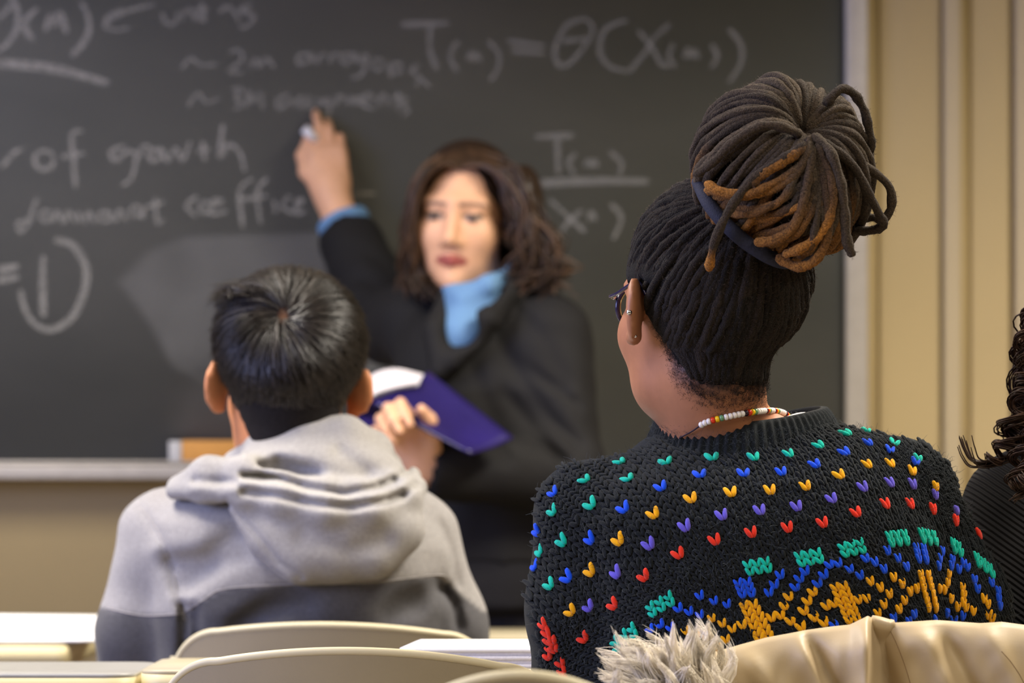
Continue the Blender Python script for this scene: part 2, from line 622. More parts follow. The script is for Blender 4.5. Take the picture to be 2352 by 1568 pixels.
def chalk_mat(name, color, alpha, nscale):
    m, nt, b = new_mat(name)
    N, Lk = nt.nodes, nt.links
    b.inputs['Base Color'].default_value = L4(color)
    b.inputs['Roughness'].default_value = 0.95
    b.inputs['Specular IOR Level'].default_value = 0.0
    at = N.new('ShaderNodeAttribute'); at.attribute_name = 'Col'
    tc = N.new('ShaderNodeTexCoord')
    n = N.new('ShaderNodeTexNoise'); n.inputs['Scale'].default_value = nscale; n.inputs['Detail'].default_value = 4
    Lk.new(tc.outputs['Object'], n.inputs['Vector'])
    mr = N.new('ShaderNodeMapRange')
    mr.inputs[1].default_value, mr.inputs[2].default_value = 0.3, 0.7
    mr.inputs[3].default_value, mr.inputs[4].default_value = alpha * 0.55, alpha * 1.2
    Lk.new(n.outputs[0], mr.inputs[0])
    mu = N.new('ShaderNodeMath'); mu.operation = 'MULTIPLY'; mu.use_clamp = True
    Lk.new(mr.outputs[0], mu.inputs[0]); Lk.new(at.outputs['Fac'], mu.inputs[1])
    Lk.new(mu.outputs[0], b.inputs['Alpha'])
    return m


M_chalk = chalk_mat('chalk_strokes', (208, 206, 198), 0.50, 160)
M_smear = chalk_mat('chalk_dust_smear', (190, 190, 188), 0.17, 9)
NCH = 0


def write(name, strokes, origin, sc, wpx=12, fade=1.0):
    """one object for each run of strokes that stand close together (a word, a symbol)"""
    bb = []
    for st in strokes:
        q = np.array([p for p in st if isinstance(p, tuple)], float) / sc
        bb.append((q[:, 0].min() - 9, q[:, 0].max() + 9, st))
    bb.sort(key=lambda t: t[0])
    cur, end = [], -1e9
    for a, b, st in bb:
        if cur and a > end:
            ribbon(name, cur, origin, sc, wpx, fade)
            cur = []
        cur.append(st)
        end = max(end, b) if len(cur) > 1 else b
    ribbon(name, cur, origin, sc, wpx, fade)


def ribbon(name, strokes, origin, sc, wpx=12, fade=1.0):
    """chalk strokes given in crop pixels (origin + p/sc in the photograph), laid on the board as thin ribbons"""
    global NCH
    Vs, Fs, Cs, o = [], [], [], 0
    for st in strokes:
        wp = wpx
        if not isinstance(st[0], tuple):
            wp, st = st[0], st[1:]
        p = np.array(st, float) / sc + np.array(origin)
        seg = np.linalg.norm(np.diff(p, axis=0), axis=1).sum()
        n = int(max(6, seg / 6))
        c = catmull(p, n) if len(p) > 2 else p[0] + (p[1] - p[0]) * np.linspace(0, 1, n)[:, None]
        t = np.gradient(c, axis=0)
        t /= np.linalg.norm(t, axis=1, keepdims=True) + 1e-9
        nr = np.stack([-t[:, 1], t[:, 0]], 1)
        w = wp * (0.9 + 0.15 * np.sin(np.linspace(0, 5, n) + o)) / 2
        w[0] *= 0.6; w[-1] *= 0.6
        NCH += 1
        y = DB - 0.0004 - 0.00001 * (NCH % 30)
        for sgn in (-1, -0.6, 0.6, 1):
            e = c + nr * (w * sgn)[:, None]
            Vs.append(np.stack([XW(e[:, 0], DB), np.full(n, y), ZW(e[:, 1], DB)], 1))
            Cs.append(np.full(n, fade * (0.25 if abs(sgn) == 1 else 1.0)))
        i = np.arange(n - 1)
        for k in range(3):
            Fs.append(np.stack([o + k * n + i, o + k * n + i + 1, o + (k + 1) * n + i + 1, o + (k + 1) * n + i], 1))
        o += 4 * n
    C = np.concatenate(Cs)
    return mk(name, np.vstack(Vs), np.vstack(Fs), M_chalk, board, False, np.repeat(C[:, None], 3, 1))


def circ(cx, cy, rx, ry=None, a0=0.0, n=9):
    ry = ry or rx
    return [(cx + rx * math.cos(a0 + t), cy + ry * math.sin(a0 + t)) for t in np.linspace(0, 6.1, n)]


S1 = 1.96
write('chalk_writing', [[(50, -20), (80, 60), (75, 130), (40, 190), (-10, 228)], [(-10, 80), (20, 60), (45, 20)],
      [(170, 38), (125, 80), (115, 130), (150, 182)], [(205, 140), (225, 70), (245, 112), (270, 60), (300, 148)],
      [(365, 10), (395, 70), (400, 140), (370, 200), (322, 252)]], (0, 0), S1, 17)
write('chalk_writing', [[(695, 20), (560, 55), (470, 112), (520, 136), (585, 126)], [(470, 112), (490, 70), (560, 40)],
      [(730, 60), (745, 100), (785, 108), (805, 50)], [(820, 95), (830, 55), (862, 45), (878, 95)], [(890, 55), (902, 98)],
      [(905, 5), (922, 102)], [(880, 45), (940, 40)], [(985, 60), (1020, 30), (1060, 60), (1075, 100)],
      [(1135, 18), (1085, 45), (1145, 75), (1110, 120), (1075, 122)]], (0, 0), S1, 11, 0.8)
write('chalk_underline', [[(-10, 284), (250, 310), (490, 374)]], (0, 0), S1, 25, 1.0)
write('chalk_writing', [[(815, 310), (860, 262), (905, 292), (978, 288)], [(1030, 232), (1080, 228), (1092, 268), (1030, 322), (1095, 326)],
      [(1120, 310), (1150, 262), (1165, 300), (1200, 262), (1235, 304)],
      [(1395, 240), (1345, 250), (1345, 290), (1390, 272), (1402, 240), (1414, 290)], [(1430, 290), (1440, 250), (1472, 245)],
      [(1482, 285), (1500, 245), (1532, 240)], [(1575, 235), (1530, 260), (1560, 288), (1592, 240), (1602, 282)],
      [(1600, 235), (1622, 282), (1652, 240), (1632, 330), (1580, 352)],
      circ(1700, 290, 26), [(1750, 280), (1762, 350)], circ(1785, 306, 24), [(1885, 292), (1850, 318), (1892, 350), (1868, 388)],
      [(1895, 350), (1935, 392)]], (0, 0), S1, 10, 0.75)
write('chalk_writing', [[(845, 482), (890, 420), (930, 462), (988, 440)], [(1040, 402), (1092, 400), (1060, 440), (1092, 468), (1050, 494)],
      [(1110, 485), (1120, 410), (1140, 460), (1172, 415), (1184, 492)],
      [(1305, 422), (1250, 450), (1260, 490), (1312, 452), (1322, 482)], [(1362, 430), (1338, 455), (1366, 470), (1340, 488)],
      [(1400, 432), (1376, 455), (1405, 470), (1380, 488)], [(1430, 440), (1436, 480)],
      [(1480, 440), (1450, 460), (1480, 470), (1486, 440), (1480, 520), (1450, 515)], [(1510, 478), (1520, 432), (1545, 436), (1556, 474)],
      [(1572, 474), (1580, 432), (1600, 470), (1618, 432), (1630, 474)], [(1640, 460), (1682, 442), (1652, 420), (1632, 470), (1684, 490)],
      [(1702, 484), (1716, 432), (1742, 436), (1754, 484)], [(1790, 408), (1792, 500)], [(1768, 438), (1815, 432)],
      [(1838, 440), (1805, 465), (1842, 492), (1812, 522)]], (0, 0), S1, 10, 0.72)
write('chalk_writing', [[(8, 752), (60, 690), (105, 668)], circ(200, 720, 45, 42), [(372, 590), (325, 602), (332, 720), (340, 845)], [(275, 706), (382, 690)]],
      (0, 0), S1, 13, 0.9)
write('chalk_writing', [[(565, 655), (500, 682), (520, 722), (572, 682), (612, 700), (592, 800), (548, 835)], [(625, 712), (642, 660), (676, 658)],
      circ(695, 698, 26), [(722, 660), (752, 722), (790, 668), (822, 722), (856, 636)], [(912, 636), (922, 724)], [(886, 682), (944, 670)],
      [(1004, 558), (990, 702), (1030, 650), (1082, 692), (1102, 772)]], (0, 0), S1, 13, 0.9)
write('chalk_writing', [[(168, 888), (130, 985), (80, 1004), (92, 1044), (132, 1002), (150, 975)], circ(205, 972, 24),
      [(238, 1002), (258, 950), (288, 1000), (310, 950), (340, 1002)], [(352, 950), (362, 1000)], [(380, 1008), (400, 955), (428, 1008)],
      circ(470, 975, 24), [(495, 950), (505, 998)], [(520, 1000), (540, 945), (572, 996)], circ(612, 950, 24), [(640, 985), (650, 930)],
      [(700, 888), (706, 1002), (735, 985)], [(656, 932), (742, 908)],
      [(888, 880), (840, 928), (884, 974)], circ(925, 932, 26), [(952, 930), (1000, 905), (962, 900), (950, 962), (1022, 950)],
      [(1138, 800), (1080, 860), (1092, 1024)], [(1205, 800), (1160, 860), (1172, 1006)], [(1064, 902), (1206, 880)], [(1232, 900), (1242, 956)],
      [(1308, 880), (1268, 926), (1324, 962)], [(1330, 930), (1366, 905), (1340, 900), (1334, 958), (1376, 950)], [(1596, 872), (1690, 870)]], (0, 0), S1, 11, 0.85)
write('chalk_writing', [[(-10, 1215), (85, 1198)], [(-10, 1262), (85, 1245)]], (0, 0), S1, 20, 0.9)
write('chalk_writing', [[(195, 1150), (192, 1280), (196, 1425)],
      [(245, 1078), (330, 1106), (385, 1200), (382, 1300), (330, 1420), (240, 1482), (160, 1460), (112, 1390), (92, 1305)]], (0, 0), S1, 18, 0.85)
S2 = 2.2615
write('chalk_writing', [[17, (50, 127), (295, 120)], [17, (200, 130), (198, 260), (235, 362)], [(345, 212), (302, 290), (340, 374)],
      [(395, 318), (412, 272), (428, 312), (446, 276), (460, 322)], [(500, 212), (555, 280), (550, 360), (508, 420)],
      [(600, 214), (795, 238)], [(618, 262), (795, 276)],
      [(970, 102), (900, 140), (846, 260), (870, 340), (930, 322), (1000, 240), (1045, 150), (1010, 102), (960, 104)], [(885, 215), (1010, 200)],
      [(1222, 104), (1110, 150), (1080, 260), (1130, 344), (1232, 372)], [(1232, 372), (1310, 280), (1370, 190), (1442, 126)],
      [(1280, 160), (1340, 230), (1400, 330), (1444, 342)], [(1460, 230), (1440, 290), (1470, 352)],
      [(1520, 304), (1538, 255), (1556, 300), (1576, 256), (1592, 306)], [(1660, 230), (1690, 290), (1660, 352)],
      [(1750, 148), (1812, 230), (1812, 330), (1748, 432)]], (900, 0), S2, 13, 0.62)
write('chalk_writing', [[16, (742, 710), (942, 704)], [15, (858, 715), (865, 905)], [(952, 796), (918, 850), (952, 906)],
      [(1005, 866), (1018, 830), (1034, 862), (1052, 830), (1066, 868)], [(1130, 786), (1192, 846), (1182, 910)],
      [22, (722, 956), (1000, 940), (1335, 942)], [(820, 1036), (900, 1110), (1004, 1204)], [(990, 1090), (930, 1140), (880, 1200)],
      [(1020, 1150), (1034, 1100), (1060, 1146)], [(1136, 1056), (1192, 1130), (1150, 1244)]], (900, 0), S2, 13, 0.62)

# wiped chalk dust
def smear(poly, fade=1.0, inner=0.72):
    p = np.array(poly, float)
    c = p.mean(0)
    n = len(p)
    ring = [c[None], c + (p - c) * inner, p]
    P2 = np.vstack(ring)
    V = np.stack([XW(P2[:, 0], DB), np.full(len(P2), DB - 0.0002), ZW(P2[:, 1], DB)], 1)
    A = np.concatenate([[1], np.ones(n), np.zeros(n)]) * fade
    i = np.arange(n); j = (i + 1) % n
    F1 = np.stack([np.zeros(n, int), 1 + i, 1 + j], 1)
    F2 = np.stack([1 + i, 1 + n + i, 1 + n + j, 1 + j], 1)
    return mk('chalk_smear', V, [F1, F2], M_smear, board, False, np.repeat(A[:, None], 3, 1))


smear([(258, 645), (330, 570), (420, 535), (640, 530), (860, 520), (930, 640), (900, 860), (700, 900), (470, 890), (390, 850), (330, 740)], 1.0, 0.9)
smear([(380, 900), (460, 840), (640, 850), (700, 950), (640, 1040), (480, 1040), (370, 1000)], 0.35, 0.6)

# ------------------------------------------------------------------ things on the chalk tray
M_card = mat('orange_card', (226, 164, 84), 0.6, noise=0.06, nscale=30)
M_pale = mat('pale_card', (212, 212, 210), 0.6, noise=0.03, nscale=30)
dq = DB - 0.040
ex0, ex1, exm = XW(388, dq), XW(575, dq), XW(416, dq)
ez0, ez1 = bz0 + 0.0005, ZW(1011, dq)
cb = thing('chalk_box', ((ex0 + ex1) / 2, dq + 0.02, ez0), 'orange cardboard chalk box with pale end on the chalk tray', 'box')
box('carton', (exm, dq, ez0), (ex1, dq + 0.035, ez1), M_card, cb, 0.002)
box('end_flap', (ex0, dq - 0.003, ez0), (exm + 0.001, dq + 0.036, ez1 - 0.001), M_pale, cb, 0.002)

# ------------------------------------------------------------------ chairs and tables
M_shell = mat('beige_plastic_shell', (150, 138, 112), 0.5, noise=0.03, nscale=14, bump=0.05, bscale=500)
M_rim = mat('cream_plastic_rim', (205, 194, 160), 0.42)
M_tube = mat('chair_steel', (170, 168, 165), 0.3, metal=0.9)
M_top = mat('grey_laminate', (160, 159, 158), 0.4, noise=0.03, nscale=30)
M_top2 = mat('cream_laminate', (178, 167, 138), 0.42, noise=0.03, nscale=30)
M_edge = mat('cream_edge_band', (205, 192, 150), 0.45)


def chair(xc, y, ztop, label, wid=0.37, hgt=0.36, rc=0.055, arch=0.012, roll=0.0, seatfwd=1, yaw=0.0, group='beige classroom chairs'):
    """shell chair seen from behind: curved back plate with rolled rim, seat, four legs"""
    t = thing('classroom_chair', (xc, y, 0), label, 'chair', group)
    n = 40
    # outline of the back plate: a rounded rectangle with an arched top
    hw = wid / 2
    out = []
    for k in range(11):
        a = math.pi / 2 * k / 10
        out.append((-hw + rc - rc * math.cos(a), -rc + rc * math.sin(a)))
    top = [(x, arch * (1 - (x / (hw - rc)) ** 2)) for x in np.linspace(-hw + rc, hw - rc, 17)[1:-1]]
    pts = [(-hw * 0.9, -hgt)] + out + top + [(-a, b) for a, b in out[::-1]] + [(hw * 0.9, -hgt)]
    p = np.array(pts)
    bend = lambda x: 0.055 * (np.abs(x) / hw) ** 2          # plate wraps round the sitter
    lean = lambda z: 0.10 * (-z)
    cr_, sr_ = math.cos(roll), math.sin(roll)

    def wp(x, z, off=0.0):
        x2, z2 = x * cr_ - z * sr_, x * sr_ + z * cr_
        yy = bend(x) + lean(z) + off
        xw_, yw_ = x2 * math.cos(yaw) - yy * math.sin(yaw), x2 * math.sin(yaw) + yy * math.cos(yaw)
        return np.stack([xc + xw_, y + yw_, ztop + z2 - arch], -1)
    K, rings = len(p), 12
    c = np.array([0, -hgt * 0.6])
    Vs, Fs = [], []
    for side, off in ((0, 0.0), (1, 0.007)):
        G = [wp(*(c + (p - c) * s).T, off) for s in np.linspace(0.02, 1, rings)]
        base = side * K * rings
        Vs += G
        i = np.arange(rings - 1)[:, None]; j = np.arange(K - 1)[None]
        q = np.stack([base + i * K + j, base + i * K + j + 1, base + (i + 1) * K + j + 1, base + (i + 1) * K + j], -1).reshape(-1, 4)
        Fs.append(q[:, ::-1] if side else q)
    mk('backrest', np.vstack(Vs), np.vstack(Fs), M_shell, t)
    rp = wp(p[:, 0], p[:, 1], 0.003)
    v, f = tube(catmull(rp, 90), 0.0042, 8)
    mk('backrest_rim', v, f, M_rim, t)
    # seat shell
    zs = 0.45
    sx = np.linspace(-0.175, 0.175, 15); sy = np.linspace(0.03, 0.45, 15)
    X, Y = np.meshgrid(sx, sy, indexing='ij')
    Z = zs + 0.9 * X ** 2 - 0.03 * np.clip((Y - 0.35) / 0.1, 0, 1) ** 2 + 0.03 * np.clip((0.1 - Y) / 0.07, 0, 1) ** 2
    V1 = np.stack([xc + X * math.cos(yaw) - Y * math.sin(yaw), y + X * math.sin(yaw) + Y * math.cos(yaw), Z], -1).reshape(-1, 3)
    i = np.arange(14)[:, None]; j = np.arange(14)[None]
    q = np.stack([i * 15 + j, (i + 1) * 15 + j, (i + 1) * 15 + j + 1, i * 15 + j + 1], -1).reshape(-1, 4)
    V2 = V1 - np.array([0, 0, 0.008])
    mk('seat', np.vstack([V1, V2]), np.vstack([q, q[:, ::-1] + 225]), M_shell, t)
    R2 = lambda a, b: np.array([xc + a * math.cos(yaw) - b * math.sin(yaw), y + a * math.sin(yaw) + b * math.cos(yaw), 0])
    for sx_ in (-1, 1):
        v, f = tube(catmull([R2(sx_ * 0.14, 0.035 if hgt < .3 else 0.045) + [0, 0, ztop - hgt * 0.75], R2(sx_ * 0.15, 0.06) + [0, 0, zs + 0.01], R2(sx_ * 0.19, 0.02) + [0, 0, 0.005]], 16), 0.011, 8)
        mk('leg', v, f, M_tube, t)
        v, f = tube(np.array([R2(sx_ * 0.16, 0.38) + [0, 0, zs - 0.02], R2(sx_ * 0.19, 0.44) + [0, 0, 0.005]]), 0.011, 8)
        mk('leg', v, f, M_tube, t)
    return t


# boy's chair, the empty near chair and two crowns at the lower edge of the picture
dch = 4.29
chair(XW(757, dch), dch, ZW(1436, dch), 'beige chair the student in the grey hoodie sits on', arch=0.010, roll=-0.012)
dcn = 3.40
chair(XW(822, dcn), dcn, ZW(1496, dcn), 'empty beige chair in front of the open white notebook', arch=0.013, roll=-0.018)
dct = 2.62
chair(XW(1200, dct), dct, ZW(1551, dct), 'blurred beige chair top at the bottom edge, left of the fur trim', arch=0.030, rc=0.10, roll=-0.02)
dcw = 3.275
chair(XW(1860, dcw), dcw + 0.0, ZW(1500, dcw), 'chair hidden under the tan coat, behind the patterned sweater', arch=0.010)


def table(label, x0, x1, y0, y1, ztop, th, mt, legs, group='narrow classroom tables', rc=0.03):
    t = thing('classroom_table', ((x0 + x1) / 2, (y0 + y1) / 2, 0), label, 'table', group)
    n = 7
    pl = []
    for cx, cy, a0 in ((x1 - rc, y1 - rc, 0), (x0 + rc, y1 - rc, 1), (x0 + rc, y0 + rc, 2), (x1 - rc, y0 + rc, 3)):
        for k in range(n):
            a = math.pi / 2 * (a0 + k / (n - 1))
            pl.append((cx + rc * math.cos(a), cy + rc * math.sin(a)))
    pl = np.array(pl)
    K = len(pl)
    i = np.arange(K); j = (i + 1) % K

    def slab(nm, z0, z1, inset, mm, par):
        q = pl.copy()
        c = q.mean(0)
        q = c + (q - c) * (1 - inset / np.array([(x1 - x0) / 2, (y1 - y0) / 2]))
        V = np.vstack([np.c_[q, np.full(K, z0)], np.c_[q, np.full(K, z1)]])
        o = mk(nm, V, [np.stack([i, j, K + j, K + i], 1), np.arange(K)[None, ::-1], (K + np.arange(K))[None]], mm, par, False)
        return o
    top = slab('tabletop', ztop - 0.004, ztop, 0.001, mt, t)
    slab('edge_band', ztop - th, ztop - 0.004, 0.0, M_edge, top)
    for lx in legs:
        for ly in (y0 + 0.05, y1 - 0.05):
            v, f = tube(np.array([[lx, ly, ztop - th], [lx, ly, 0.004]]), 0.016, 10)
            mk('leg', v, f, M_tube, t)
    return t


ZT = 0.77
dn = (CZ - ZT) * FPX / (1548 - HY)       # near edge distance
df = (CZ - ZT) * FPX / (1519 - HY)
table('pale grey narrow table running in at the lower left corner', -1.5, XW(330, 3.9), dn, df, ZT, 0.026, M_top, (-1.3, -0.55))
table('cream narrow table under the open notebook in the middle row', XW(330, 3.9) + 0.004, 1.6, dn + 0.01, df + 0.02, ZT + 0.003, 0.026, M_top2, (-0.2, 1.5))
table('cream table end under the white papers at the left edge', -1.9, XW(168, 4.95), 4.92, 5.24, 0.752, 0.03, M_top2, (-1.8, -0.75), rc=0.02)
table('beige table behind the notebook, between hoodie and sweater', XW(700, 5.2), 1.0, 5.08, 5.42, 0.752, 0.03, M_top2, (-0.2, 0.9))

# ------------------------------------------------------------------ paper
M_paper = mat('white_paper', (246, 246, 250), 0.8)
M_paperedge = mat('paper_edges', (225, 222, 226), 0.85, noise=0.12, nscale=900)


def pages(name, corners, lift, th, m, parent, curl=0.0):
    """a bent stack of paper between four floor-plan corners (near left, near right, far right, far left)"""
    c = np.array(corners, float)
    n = 14
    u = np.linspace(0, 1, n); v = np.linspace(0, 1, 8)
    U, Vv = np.meshgrid(u, v, indexing='ij')
    P = ((1 - U) * (1 - Vv))[..., None] * c[0] + (U * (1 - Vv))[..., None] * c[1] + (U * Vv)[..., None] * c[2] + ((1 - U) * Vv)[..., None] * c[3]
    P[..., 2] += curl * np.sin(np.pi * U) * 1.0 + lift
    top = P.reshape(-1, 3); bot = top - [0, 0, th]
    i = np.arange(n - 1)[:, None]; j = np.arange(7)[None]
    q = np.stack([i * 8 + j, (i + 1) * 8 + j, (i + 1) * 8 + j + 1, i * 8 + j + 1], -1).reshape(-1, 4)
    o = n * 8
    e = [np.array([k * 8, (k + 1) * 8, (k + 1) * 8 + o, k * 8 + o])[::-1] for k in range(n - 1)]
    e += [np.array([k * 8 + 7, (k + 1) * 8 + 7, (k + 1) * 8 + 7 + o, k * 8 + 7 + o]) for k in range(n - 1)]
    e += [np.array([k, k + 1, k + 1 + o, k + o]) for k in range(7)]
    e += [np.array([(n - 1) * 8 + k, (n - 1) * 8 + k + 1, (n - 1) * 8 + k + 1 + o, (n - 1) * 8 + k + o])[::-1] for k in range(7)]
    return mk(name, np.vstack([top, bot]), np.vstack([q, q[:, ::-1] + o, np.array(e)]), m, parent, False)


zt = ZT + 0.0035
nb_ = thing('notebook', (0.0, 3.9, zt), 'thick open notebook with white pages beside the patterned sweater', 'notebook')
a0, a1 = XW(893, 3.86), XW(1300, 3.86)
b0, b1 = XW(1000, 4.06), XW(1310, 4.06)
for k in range(5):
    s = 0.002 * (k % 2)
    pages('page_block', [(a0 + 0.003 * k + s, 3.845 + s, 0), (a1, 3.845 + s, 0), (b1, 4.05, 0), (b0 - 0.004 * k, 4.05, 0)], zt + 0.0042 * (k + 1), 0.0040,
          M_paper if k == 4 else M_paperedge, nb_, 0.0)
pp = thing('paper_pad', (-0.62, 5.0, 0.753), 'white sheets of paper on the table at the left edge', 'paper')
pages('sheet', [(-1.15, 4.925, 0.757), (XW(250, 4.93), 4.925, 0.757), (XW(250, 5.2), 5.2, ZW(1411, 5.2)), (-1.15, 5.2, ZW(1402, 5.2))], 0, 0.004, M_paper, pp)
Vb, Fb = join([(boxv((-1.15, 5.17, 0.7525), (XW(250, 5.2) - 0.03, 5.2, 0.775)), BOXF)])
mk('backing_book', Vb, Fb, M_paperedge, pp, False)

# ------------------------------------------------------------------ materials for people
M_skin = mat('skin', (0, 0, 0), 0.5, attr=True, noise=0.05, nscale=90, bump=0.05, bscale=900, spec=0.35)
M_dark_trousers = mat('black_trousers', (26, 25, 28), 0.85, noise=0.06, nscale=200)
M_shoe = mat('black_shoe_leather', (30, 28, 28), 0.5)


def legs_sitting(hip, knee_y, spread, r=0.075):
    """thigh and shin joints of a sitter: hip point, distance of the knees"""
    out = []
    for s in (-1, 1):
        h = hip + np.array([s * 0.08, 0, 0])
        k = np.array([hip[0] + s * spread, knee_y, hip[2] + 0.02])
        f = np.array([hip[0] + s * spread, knee_y + 0.02, 0.09])
        out.append((h, k, f))
    return out


def shoe(parent, p, fwd):
    fwd = np.asarray(fwd, float) / np.linalg.norm(fwd)
    p = np.array([p[0], p[1], 0.0])

    def f(P):
        d = chain(P, [p + [0, 0, 0.045] - fwd * 0.05, p + fwd * 0.06 + [0, 0, 0.04], p + fwd * 0.16 + [0, 0, 0.032]], [0.043, 0.042, 0.034], 0.02)
        d = smin(d, cone(P, p + [0, 0, 0.05] - fwd * 0.03, p + [0, 0, 0.11] - fwd * 0.03, 0.04, 0.042), 0.02)
        return np.maximum(d, 0.002 - P[:, 2])
    srf('shoe', f, p - [0.25, 0.25, 0.02], p + [0.25, 0.25, 0.19], 0.009, M_shoe, parent)


# ------------------------------------------------------------------ the teacher
DT = 6.02
tea = thing('person', (XW(1130, DT), DT, 0), 'teacher in black blazer and light blue shirt writing on the blackboard', 'person')
HC, HR, HS = W(1066, 503, DT), rot(169, -3, -3), 1.0
sh_r, el_r, wr_r = W(965, 745, 6.10), W(893, 742, 6.29), W(778, 492, 6.475)
sh_l, el_l, wr_l = W(1262, 775, 5.96), W(1298, 1085, 5.90), W(962, 1075, 5.76)
hand_a = W(752, 360, 6.490) - W(762, 452, 6.480)
trows = pxrows([(655, 1085, 1195, 6.04, 0.06), (690, 1020, 1262, 6.03, 0.085), (735, 950, 1300, 6.03, 0.10), (800, 912, 1325, 6.03, 0.125),
                (900, 900, 1330, 6.02, 0.135), (1000, 915, 1315, 6.02, 0.125), (1090, 935, 1295, 6.02, 0.12), (1180, 925, 1300, 6.02, 0.13),
                (1290, 910, 1310, 6.02, 0.135)], DT)
hipz = ZW(1330, DT)
tl = [(np.array([XW(1110 + s * 75, DT), DT, hipz]), np.array([XW(1110 + s * 80, DT), DT - 0.02, 0.46]), np.array([XW(1110 + s * 80, DT), DT, 0.09])) for s in (-1, 1)]


def f_tea(P):
    d = head(P, HC, HR, HS, 0.88)
    d = smin(d, cone(P, HC + [0, 0.02, -0.06], W(1105, 690, 6.03), 0.050, 0.056), 0.03)
    d = smin(d, loft(P, trows, grow=-0.02), 0.03)
    d = smin(d, chain(P, [sh_r, el_r, W(785, 510, 6.465)], [0.045, 0.036, 0.031], 0.02), 0.02)
    d = smin(d, cone(P, W(785, 510, 6.465), W(760, 445, 6.480), 0.031, 0.029), 0.012)
    d = smin(d, hand(P, W(762, 452, 6.480), hand_a, (-1, -0.1, -0.05), [(30, 30, 20), (18, 24, 14), (22, 30, 16), (34, 34, 20)], 0.98, 0.01,
                     ((0.05, 0.040, 0.008), (0.085, 0.044, 0.020), (0.108, 0.034, 0.028)), True), 0.02)
    d = smin(d, chain(P, [sh_l, el_l, wr_l], [0.045, 0.040, 0.028], 0.02), 0.02)
    d = smin(d, hand(P, wr_l + [0.015, 0, 0], W(892, 990, 5.74) - W(955, 1075, 5.76), (0.75, -0.2, 0.8),
                     [(42, 66, 40), (44, 68, 40), (46, 70, 40), (48, 70, 40)], 1.0, 0.05, None, True), 0.015)
    for h, k, f in tl:
        d = smin(d, chain(P, [h, k, f], [0.075, 0.052, 0.04], 0.02), 0.04)
    return d


srf('body', f_tea, (-0.42, 5.62, 0.02), (0.22, 6.56, 1.66), 0.0050, M_skin, tea,
    lambda V: facecol(V, HC, HR, HS, (236, 182, 144), (160, 82, 74), (96, 72, 60)))

M_blazer = mat('black_wool_blazer', (27, 26, 27), 0.8, noise=0.10, nscale=500, bump=0.15, bscale=900)
M_shirt = mat('light_blue_cotton', (106, 146, 188), 0.75, noise=0.04, nscale=300)


def f_blazer(P):
    d = loft(P, trows)
    d = smin(d, chain(P, [sh_r, el_r, W(800, 545, 6.455)], [0.072, 0.066, 0.055], 0.03), 0.04)
    d = smin(d, chain(P, [sh_l, el_l, W(985, 1080, 5.77)], [0.070, 0.060, 0.046], 0.03), 0.035)
    # lapels
    d = smin(d, chain(P, [W(1178, 662, 5.95), W(1112, 738, 5.885), W(1040, 830, 5.875)], [0.022, 0.026, 0.018], 0.01), 0.012)
    d = smin(d, chain(P, [W(1030, 672, 5.97), W(1000, 760, 5.90), W(1010, 850, 5.88)], [0.016, 0.02, 0.018], 0.01), 0.012)
    # collar behind the neck
    d = smin(d, chain(P, [W(1040, 680, 6.02), W(1110, 655, 6.10), W(1195, 668, 6.0)], [0.016, 0.02, 0.018], 0.01), 0.012)
    # opening for neck and shirt
    d = smax(d, -chain(P, [W(1098, 600, 5.99), W(1090, 680, 5.93), W(1055, 760, 5.87), W(1018, 800, 5.85)], [0.058, 0.044, 0.024, 0.008], 0.02), 0.008)
    # cuffs stay open
    d = smax(d, -cone(P, W(800, 545, 6.455), W(770, 470, 6.475), 0.047, 0.052), 0.004)
    d = smax(d, -cone(P, W(985, 1080, 5.77), W(940, 1070, 5.75), 0.036, 0.040), 0.004)
    # creases of the hanging sleeve
    for a, b in (((1190, 830, 5.885), (1330, 930, 5.87)), ((1210, 930, 5.87), (1320, 1010, 5.85)), ((1150, 960, 5.88), (1290, 1060, 5.84))):
        d = smax(d, -cone(P, W(*a), W(*b), 0.006, 0.004), 0.014)
    for pl, w_, dp in (([(1180, 700), (1250, 780), (1300, 880)], 0.012, 0.004), ([(1130, 760), (1190, 860), (1270, 960), (1330, 1020)], 0.012, 0.006), ([(1160, 900), (1230, 980), (1300, 1060)], 0.012, 0.006),
                       ([(1090, 850), (1130, 960), (1160, 1050)], 0.014, 0.006), ([(820, 640), (870, 660), (930, 640)], 0.010, 0.005), ([(850, 590), (900, 620)], 0.008, 0.004)):
        d = groove(d, P, pl, w_, dp)
    return d + 0.0016 * np.sin(P @ np.array([60.0, 20, 38])) * np.sin(P @ np.array([-25.0, 30, 52]))


srf('blazer', f_blazer, (-0.40, 5.68, ZW(1300, DT)), (0.24, 6.54, 1.44), 0.0065, M_blazer, tea)


def f_shirt(P):
    d = chain(P, [W(1105, 628, 6.01), W(1092, 700, 5.97), W(1060, 770, 5.925), W(1030, 830, 5.925)], [0.056, 0.052, 0.036, 0.022], 0.02)
    d = smin(d, chain(P, [W(1030, 655, 5.955), W(1065, 690, 5.925), W(1120, 655, 5.925), W(1160, 622, 5.97)], [0.011, 0.013, 0.016, 0.015], 0.01), 0.010)
    d = smax(d, -ell(P, W(1080, 590, 5.98), (0.062, 0.065, 0.062)), 0.008)
    return smax(d, -cone(P, W(1105, 560, 6.03), W(1103, 640, 6.03), 0.046, 0.046), 0.006)


srf('shirt', f_shirt, (-0.17, 5.85, 1.12), (0.04, 6.12, 1.33), 0.005, M_shirt, tea)


